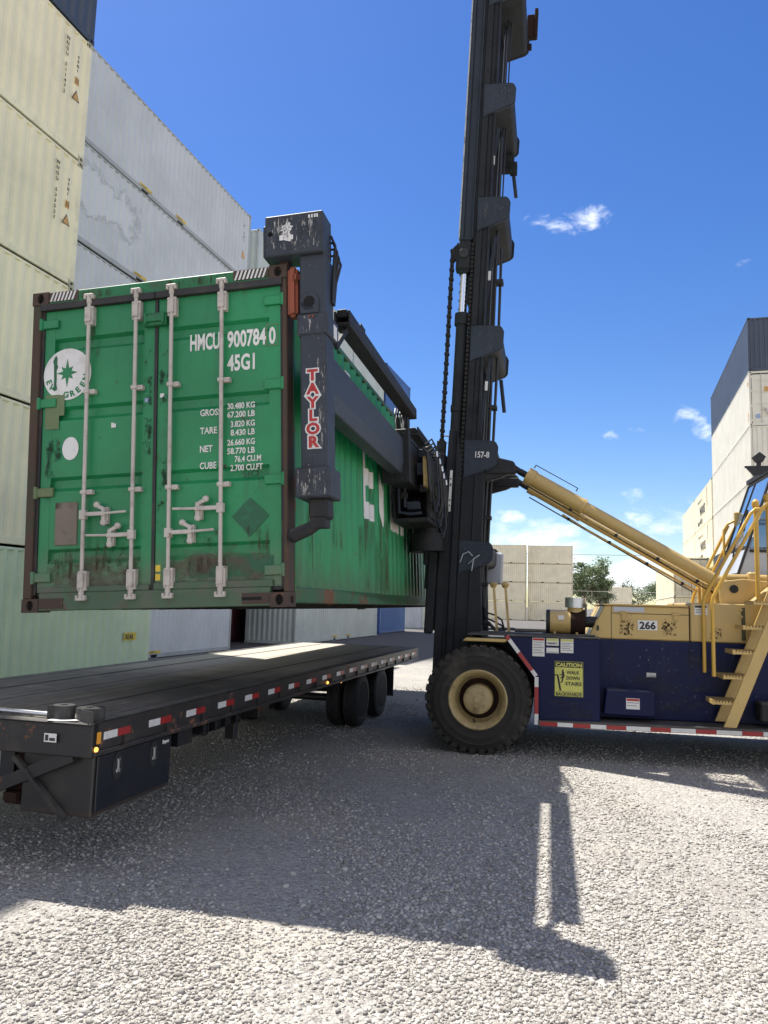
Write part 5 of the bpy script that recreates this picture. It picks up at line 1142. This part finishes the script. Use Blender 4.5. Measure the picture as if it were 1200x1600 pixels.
m = MB(); m.box(-TWd, .0, LT-.02, LT+.06, .93, DZ); m.build('rear_sill', TR, tr, bevel=.008)
m = MB()
for x in (-.78, -TWd+.78): m.prism([(.1, DZ-.05), (LT-.1, DZ-.05), (LT-.1, .80), (1.5, .62), (.1, .62)], 'x', x-.06, x+.06)
for k_ in range(26): m.box(-TWd+.1, -.1, .3+.4*k_, .36+.4*k_, .94, 1.05)
m.build('main_frame', TB, tr)
# front braces
m = MB(); m.bar((-.16, .02, .87), (-1.05, .10, .50), .05, .09); m.bar((-.66, .03, .82), (-.22, .045, .42), .05, .03); m.bar((-1.0, .05, .86), (-1.0, .05, .45), .06, .08); m.bar((-1.9, .05, .86), (-1.0, .05, .50), .05, .08); m.build('front_brace', TR, tr)
m = MB(); m.tube([(-.30, .03, .86), (-.27, .03, .83), (-.25, .03, .85), (-.22, .03, .81), (-.20, .03, .83)], .008, 6); m.build('safety_chain', M_['aluminium'], tr)
# tool box
m = MB(); m.box(-.62, -.035, .07, 1.12, .435, .865); tb = m.build('toolbox', M_['toolbox_end'], tr, bevel=.01)
m = MB(); m.box(-.034, -.020, .10, 1.10, .47, .855); dr_ = m.build('toolbox_door', M_['toolbox_black'], tb, bevel=.006)
for y in (.34, .83):
    m = MB(); m.lathe([(0, 1), (.004, 1)], (0,0,0), 'x', 28); m.v = [(-.020+x, y+yy*.062, .745+z*.10) for x, yy, z in m.v]; lt = m.build('latch', M_['black_rubber'], dr_)
    m = MB(); m.box(-.015, -.006, y-.012, y+.012, .72, .80); m.box(-.016, -.008, y-.025, y+.025, .70, .725); m.box(-.012, -.006, y-.02, y+.02, .785, .80); m.build('latch_key', M_['aluminium'], lt, bevel=.002)
text('Buyers', .04, M_['paper'], dr_, (-.0195, .96, .80), (0,1,0), (0,0,1), .9, .05)
m = MB(); m.box(-.80, -.63, .13, .19, .46, .9); m.box(-.75, -.64, .05, 1.1, .50, .56); m.build('toolbox_hanger', M_['rust_dark'], tr)
# straps winches under the rail
for i, y in enumerate((1.75, 1.98, 2.20, 2.42)):
    m = MB(); m.box(-.16, -.04, y-.05, y-.035, .76, .87); m.box(-.16, -.04, y+.035, y+.05, .76, .87); m.tube([(-.10, y-.05, .80), (-.10, y+.05, .80)], .05, 14); m.build('strap_winch', TB, tr, smooth=True)
m = MB(); m.box(-.30, -.10, 1.35, 1.60, .70, .86); m.tube([(-.5, 1.4, .72), (-.5, 3.2, .72)], .12, 16); m.build('air_tank', TB, tr, smooth=True)
# landing legs
for x in (-.55, -TWd+.55):
    m = MB(); m.box(x-.05, x+.05, 2.64, 2.74, .62, .95); m.box(x-.035, x+.035, 2.655, 2.725, .56, .62); m.build('landing_leg', TB, tr, bevel=.008)
m = MB(); m.box(-.22, -.12, 2.5, 2.6, .58, .88); m.build('side_bracket', TR, tr, bevel=.005)
m = MB(); m.box(-.3, -.1, 3.05, 3.35, .72, .88); m.lathe([(0, .05), (.02, .05)], (-.12, 3.12, .78), 'x', 14); m.build('crank_bracket', TR, tr, bevel=.005)
# wheels
def twheel(x, y, s):
    r = .435; root = link('wheel', None, tr, Matrix.Translation((x, y, r))); w = .235
    m = MB(); m.lathe([(s*t, q) for t, q in ((0, .27), (.0, .33), (.012, .39), (.03, .418), (.05, .424), (.062, .418), (.066, .424), (.095, .428), (.10, .42), (.104, .428), (.132, .428), (.136, .42), (.14, .428), (.17, .424), (.174, .418), (.186, .424), (.205, .418), (.223, .39), (.235, .33), (.235, .27))], (0,0,0), 'x', 48); m.build('tyre', M_['tyre_black'], root, smooth=True)
    m = MB(); m.lathe([(s*t, q) for t, q in ((.0, .275), (-.004, .28), (.01, .262), (.04, .25), (.12, .235), (.12, .10))], (0,0,0), 'x', 40); m.lathe([(s*t, q) for t, q in ((.12, .12), (.02, .11), (.0, .06))], (0,0,0), 'x', 24); m.build('rim', M_['spreader_dark'], root, smooth=True)
for y in (7.30, 8.50):
    for x, s in ((-.16, -1), (-.43, -1), (-TWd+.16, 1), (-TWd+.43, 1)): twheel(x, y, s)
m = MB()
for y in (7.30, 8.50): m.tube([(-.3, y, .435), (-TWd+.3, y, .435)], .06, 12)
m.prism([(6.7, .86), (9.1, .86), (8.9, .62), (8.1, .55), (7.7, .55), (6.9, .62)], 'x', -.72, -.64); m.prism([(6.7, .86), (9.1, .86), (8.9, .62), (8.1, .55), (7.7, .55), (6.9, .62)], 'x', -TWd+.64, -TWd+.72); m.build('suspension', TB, tr)
for x in (-.04, -TWd+.64): 
    m = MB(); m.box(x-.66, x-.10, 9.22, 9.24, .28, .90); m.build('mud_flap', M_['black_rubber'], tr)
m = MB(); m.box(-TWd+.1, -.1, 8.95, 9.03, .56, .66) if False else None
m.box(-TWd+.15, -.15, 8.55, 8.65, .80, .90); m.box(-.35, -.2, 8.5, 8.75, .74, .86); m.build('rear_cross_bar', TB, tr)
def on_deck(x, y, dz=0): return TM @ Matrix.Translation((x, y, DZ+dz))
# rolled ratchet straps, a load bar and a paper on the near corner of the deck
def strap_roll(label, x, y, r, h, tail, rot):
    root = thing('strap_roll', label, 'strap', on_deck(x, y) @ Matrix.Rotation(rad(rot), 4, 'Z'), 'rolled straps on the trailer corner')
    m = MB(); pts = []; n = 150
    for i in range(n+1):
        a = i*6.5*2*math.pi/n; rr_ = .025+(r-.025)*i/n; pts.append((rr_*math.cos(a), rr_*math.sin(a)))
    pts += [(r+.01, .05), (r+.03, tail)]
    vs = [];
    for (x_, y_) in pts: vs += [(x_, y_, .0), (x_, y_, h)]
    m.add(vs, [(2*i, 2*i+1, 2*i+3, 2*i+2) for i in range(len(pts)-1)]); o = m.build('webbing', M_['strap_web'], root, recalc=False)
    md = o.modifiers.new('thick', 'SOLIDIFY'); md.thickness = .006
    m = MB(); m.lathe([(.0, r*.96), (h-.012, r*.96)], (0,0,0), 'z', 28); m.build('roll_core', M_['black_rubber'], root)
strap_roll('small upright roll of grey strap beside the silver bar on the trailer corner', -.33, .10, .075, .095, .04, 200)
strap_roll('wide roll of grey strap with loose tail at the very corner of the trailer', -.13, .13, .095, .085, .22, 250)
lb = MB(); lb.tube([(0, 0, 0), (-1.5, .10, 0)], .018, 12); lb = lb.build('load_bar', M_['aluminium'], None, smooth=True, matrix=on_deck(-.41, .07, .025)); tag(lb, 'long silver load bar lying across the front of the trailer deck', 'load bar')
pp = MB(); pp.box(-.10, .11, -.045, .035, 0, .003); pp.add([(.02, -.05, .003), (.12, -.07, .012), (.13, -.02, .006), (.03, .0, .003)], [(0,1,2,3)]); pp = pp.build('paper_sheet', M_['paper'], None, matrix=on_deck(-.27, .02, .001) @ Matrix.Rotation(rad(12), 4, 'Z')); tag(pp, 'crumpled white paper caught under the strap rolls', 'paper')

# ------------------------------------------------------------------ trees, fence, poles
def tree(label, x, y, h, r, n, seed, leaf='leaves', group='trees beyond the yard', limbs=7, base=.35):
    R_ = random.Random(seed); root = thing('tree', label, 'tree', T3(x, y, 0), group)
    m = MB(); m.tube([(0, 0, 0), (.1*r*.2, 0, h*.25), (-.1*r, .05, h*.55), (0, 0, h*.8)], [h*.022, h*.018, h*.012, h*.005], 8); tips = []
    for i in range(limbs):
        a = 6.28*i/limbs+R_.random(); z0 = h*(.22+.4*R_.random()); z1 = z0+h*(.18+.28*R_.random()); q = r*(.55+.45*R_.random())
        p0 = Vector((0, 0, z0)); p2 = Vector((math.cos(a)*q, math.sin(a)*q, min(z1, h*.95))); p1 = p0.lerp(p2, .5)+Vector((0, 0, -h*.03)); m.tube([p0, p1, p2], [h*.009, h*.006, h*.002], 6); tips += [p2, p1.lerp(p2, .5)]
        for j in range(2):
            p3 = p2+Vector((R_.uniform(-1, 1), R_.uniform(-1, 1), R_.uniform(0, 1)))*r*.35; m.tube([p1, p3], [h*.004, h*.0015], 5); tips.append(p3)
    m.build('trunk', M_['tree_bark'], root)
    cl = []
    for p in tips+[Vector((0, 0, h*.85)), Vector((0, 0, h*.7))]: cl.append((p, r*R_.uniform(.18, .38)))
    for i in range(14): cl.append((Vector((R_.uniform(-.8, .8)*r, R_.uniform(-.8, .8)*r, h*R_.uniform(base+.1, .95))), r*R_.uniform(.12, .26)))
    m = MB(); ls = .16+.008*h
    for i in range(n):
        c_, q = R_.choice(cl); v = Vector((R_.gauss(0, 1), R_.gauss(0, 1), R_.gauss(0, .7))); p = c_+v*q*.55
        if p.z < h*base: continue
        u = Vector((R_.uniform(-1, 1), R_.uniform(-1, 1), R_.uniform(-.6, .6))).normalized()*ls*R_.uniform(.5, 1.1); w_ = u.cross(Vector((R_.uniform(-1, 1), R_.uniform(-1, 1), R_.uniform(-1, 1)))).normalized()*ls*.45
        m.add([p-u, p+w_, p+u, p-w_], [(0,1,2,3)])
    m.build('crown', M_[leaf], root, recalc=False)
tree('large open crowned tree showing between the distant tan stack and the cylinders', -4.1, 118, 8.9, 3.5, 5200, 11)
tree('leaning bushy tree at the right side of the large one', -2.0, 122, 6.4, 2.2, 3000, 12)
tree('low round tree above the pair of distant yellowish containers', 5.2, 175, 7.2, 4.2, 2600, 13, 'leaves_dark')
tree('dark low tree beside the short cream stack', 9.8, 160, 7.6, 4.0, 3200, 14, 'leaves_dark')
tree('small dark tree behind the legs of the large one', -2.6, 130, 5.0, 2.6, 1800, 15, 'leaves_dark', base=.1)
tree('far dark bush along the back fence', 14.5, 170, 6.5, 5.0, 2400, 16, 'leaves_dark', base=.05)
fn = thing('chain_link_fence', 'thin wire fence with pale posts along the back of the yard', 'fence', T3(-6, 112, 0))
m = MB(); [m.tube([(3*i, 0, 0), (3*i, 0, 4.3)], .032, 6) for i in range(12)]; m.tube([(0, 0, 4.25), (33, 0, 4.25)], .022, 6)
m.build('fence_posts', M_['galv'], fn)
m = MB()
for i in range(66): m.bar((.5*i, .02, .1), (.5*i+2.0 if .5*i+2 < 33 else 33, .02, 4.2), .006, .006); m.bar((.5*i, -.02, 4.2), (.5*i+2.0 if .5*i+2 < 33 else 33, -.02, .1), .006, .006)
m.build('fence_mesh', M_['galv'], fn)
for i, (z, nm_) in enumerate(((15.6, 'upper'), (11.4, 'lower'))):
    w_ = thing('power_line', '%s thin power line crossing the sky behind the trees' % nm_, 'power line', T3(-60, 190, 0))
    m = MB(); pts = [(t*6, 0, z-1.2+1.2*((t-12)/12)**2) for t in range(25)]; m.tube(pts, .03 if i else .045, 5); m.build('wire', M_['sign_black'], w_)
    m = MB(); m.tube([(0, 0, 0), (0, 0, z+.6)], .15, 8); m.tube([(144, 0, 0), (144, 0, z+.6)], .15, 8); m.build('pole', M_['tree_bark'], w_)

# ------------------------------------------------------------------ sky, clouds, sun
KX, KY = .445, -.205
el = math.atan(1/math.hypot(KX, KY)); sun_dir = Vector((-KX, -KY, 1)).normalized()      # towards the sun
az = math.atan2(sun_dir.x, sun_dir.y)
sl = bpy.data.lights.new('sun', 'SUN'); sl.energy = 5.0; sl.angle = rad(.53); sl.color = (1.0, .955, .88)
so = bpy.data.objects.new('sun', sl); C.objects.link(so); so.rotation_euler = (-sun_dir).to_track_quat('-Z', 'Y').to_euler()
w = bpy.data.worlds.new('World'); sc.world = w; w.use_nodes = True; T = NT(w.node_tree); bg = T.n['Background']
sky = T.new('ShaderNodeTexSky', sky_type='NISHITA'); sky.sun_disc = False; sky.sun_elevation = el; sky.sun_rotation = az; sky.altitude = 0; sky.air_density = 1.0; sky.dust_density = .3; sky.ozone_density = 2.2
hs_ = T.new('ShaderNodeHueSaturation'); hs_.inputs['Hue'].default_value = .513; hs_.inputs['Saturation'].default_value = 1.32; hs_.inputs['Value'].default_value = 1.06; T.l.new(sky.outputs[0], hs_.inputs['Color'])
D = T.new('ShaderNodeTexCoord').outputs['Generated']; sp = T.new('ShaderNodeSeparateXYZ'); T.l.new(D, sp.inputs[0])
def dirv(a, e): a, e = rad(a), rad(e); return Vector((math.sin(a)*math.cos(e), math.cos(a)*math.cos(e), math.sin(e)))
def dot(v):
    nd = T.new('ShaderNodeVectorMath', operation='DOT_PRODUCT'); T.l.new(D, nd.inputs[0]); nd.inputs[1].default_value = tuple(v); return nd.outputs['Value']
wisp = T.noise(T.mapping(D, (1, 1, 1.6)), 26, 8, .62, .4); wisp2 = T.noise(T.mapping(D, (1, 1, 2.2), (3.1, 1.7, .4)), 9, 8, .6, .3)
mask = None
for a_, e_, wx, wz, amt, tilt in ((-2.5, 27.3, 3.6, 1.2, .80, -.12), (5.6, 12.9, 1.7, .8, .9, -.75), (4.6, 13.2, .7, .9, .5, -.7), (-7.6, 6.5, 1.7, .62, 1.0, -.12), (-.1, 12.3, .7, .5, .7, 0), (1.2, 8.0, 1.2, .55, .65, 0), (2.0, 6.6, 1.4, .8, .6, 0), (-2.7, 8.5, .6, .35, .6, 0), (9.2, 23.0, .8, .4, .4, 0), (.5, 5.8, 1.6, .5, .5, 0), (3.2, 5.2, 1.5, .7, .6, 0), (-4.5, 8.9, .9, .3, .5, -.1), (1.6, 12.6, .7, .3, .5, -.2), (4.0, 7.4, 1.0, .4, .5, .1), (-1.5, 4.9, 2.2, .5, .6, 0), (-6.0, 4.2, 2.4, .6, .7, 0), (-30, 14, 5, 2, .9, .1), (24, 18, 6, 2, .9, 0), (40, 9, 8, 2.5, .9, 0), (-60, 20, 9, 3, .9, 0)):
    c_ = dirv(a_, e_); r_ = Vector((math.cos(rad(a_)), -math.sin(rad(a_)), 0)); u_ = r_.cross(c_); r2 = r_*math.cos(tilt)+u_*math.sin(tilt); u2 = u_*math.cos(tilt)-r_*math.sin(tilt)
    dx = T.math('MULTIPLY', T.math('SUBTRACT', dot(r2), r2.dot(c_)), 1/math.sin(rad(wx))); dz = T.math('MULTIPLY', T.math('SUBTRACT', dot(u2), u2.dot(c_)), 1/math.sin(rad(wz)))
    rr2 = T.math('ADD', T.math('MULTIPLY', dx, dx), T.math('MULTIPLY', dz, dz)); f = T.math('MULTIPLY', T.math('SUBTRACT', 1.0, T.ramp(rr2, 0, 1.6)), amt)
    f = T.math('MULTIPLY', f, T.ramp(dot(c_), 0, .3)); mask = f if mask is None else T.math('MAXIMUM', mask, f)
cl1 = T.ramp(T.math('ADD', wisp, T.math('MULTIPLY', mask, .27)), .63, 1.0)
band = T.math('MULTIPLY', T.ramp(sp.outputs[2], .0, .03), T.math('SUBTRACT', 1.0, T.ramp(sp.outputs[2], .055, .15)))
cl2 = T.ramp(T.math('ADD', wisp2, T.math('MULTIPLY', band, .22)), .60, .80); cl2 = T.math('MULTIPLY', cl2, T.math('SUBTRACT', 1.0, T.ramp(sp.outputs[2], .10, .17)))
cloud = T.math('MAXIMUM', T.math('MULTIPLY', cl1, T.ramp(mask, .02, .3)), T.math('MULTIPLY', cl2, .8))
# unseen cloud field added behind the camera, softens the shade with neutral fill
big = T.ramp(T.noise(T.mapping(D, (1, 1, 1.5), (7.3, 2.2, 5.1)), 3.2, 7, .6, .3), .40, .56)
cam_f = dirv(-16.7, 10); back = T.math('SUBTRACT', 1.0, T.ramp(dot(cam_f), -.15, .35))
fill_cloud = T.math('MULTIPLY', T.math('MULTIPLY', big, back), .72)
scol = hs_.outputs['Color']
nd = T.new('ShaderNodeMix', data_type='RGBA'); T.l.new(cloud, nd.inputs[0]); T.l.new(scol, nd.inputs[6]); nd.inputs[7].default_value = (8.6, 9.0, 9.6, 1)
n2 = T.new('ShaderNodeMix', data_type='RGBA'); T.l.new(fill_cloud, n2.inputs[0]); T.l.new(nd.outputs[2], n2.inputs[6]); n2.inputs[7].default_value = (9.6, 9.0, 8.3, 1)
T.l.new(n2.outputs[2], bg.inputs['Color']); bg.inputs['Strength'].default_value = .085

# ------------------------------------------------------------------ camera
yaw, pitch, roll = rad(16.73776476), rad(6.64758241), rad(-1.58415625)
R3 = Matrix.Rotation(yaw, 3, 'Z') @ Matrix.Rotation(pitch, 3, 'X') @ Matrix.Rotation(roll, 3, 'Y')
right, fwd, up = R3.col[0], R3.col[1], R3.col[2]
cm = Matrix((right, up, -fwd)).transposed().to_4x4(); cm.translation = (0, 0, 2.0)
cd = bpy.data.cameras.new('camera'); cd.sensor_fit = 'VERTICAL'; cd.sensor_height = 24; cd.lens = 24*1202/1600; cd.clip_start = .1; cd.clip_end = 3000
cam = bpy.data.objects.new('camera', cd); C.objects.link(cam); cam.matrix_world = cm; sc.camera = cam
sc.view_settings.view_transform = 'Standard'; sc.view_settings.look = 'None'; sc.view_settings.exposure = 0.88; sc.view_settings.gamma = 1
sc.cycles.max_bounces = 6; sc.cycles.transparent_max_bounces = 24
for o in list(C.objects):
    if o.parent is None and o.type in ('MESH', 'EMPTY') and 'kind' not in o and 'category' not in o: print('UNTAGGED', o.name)
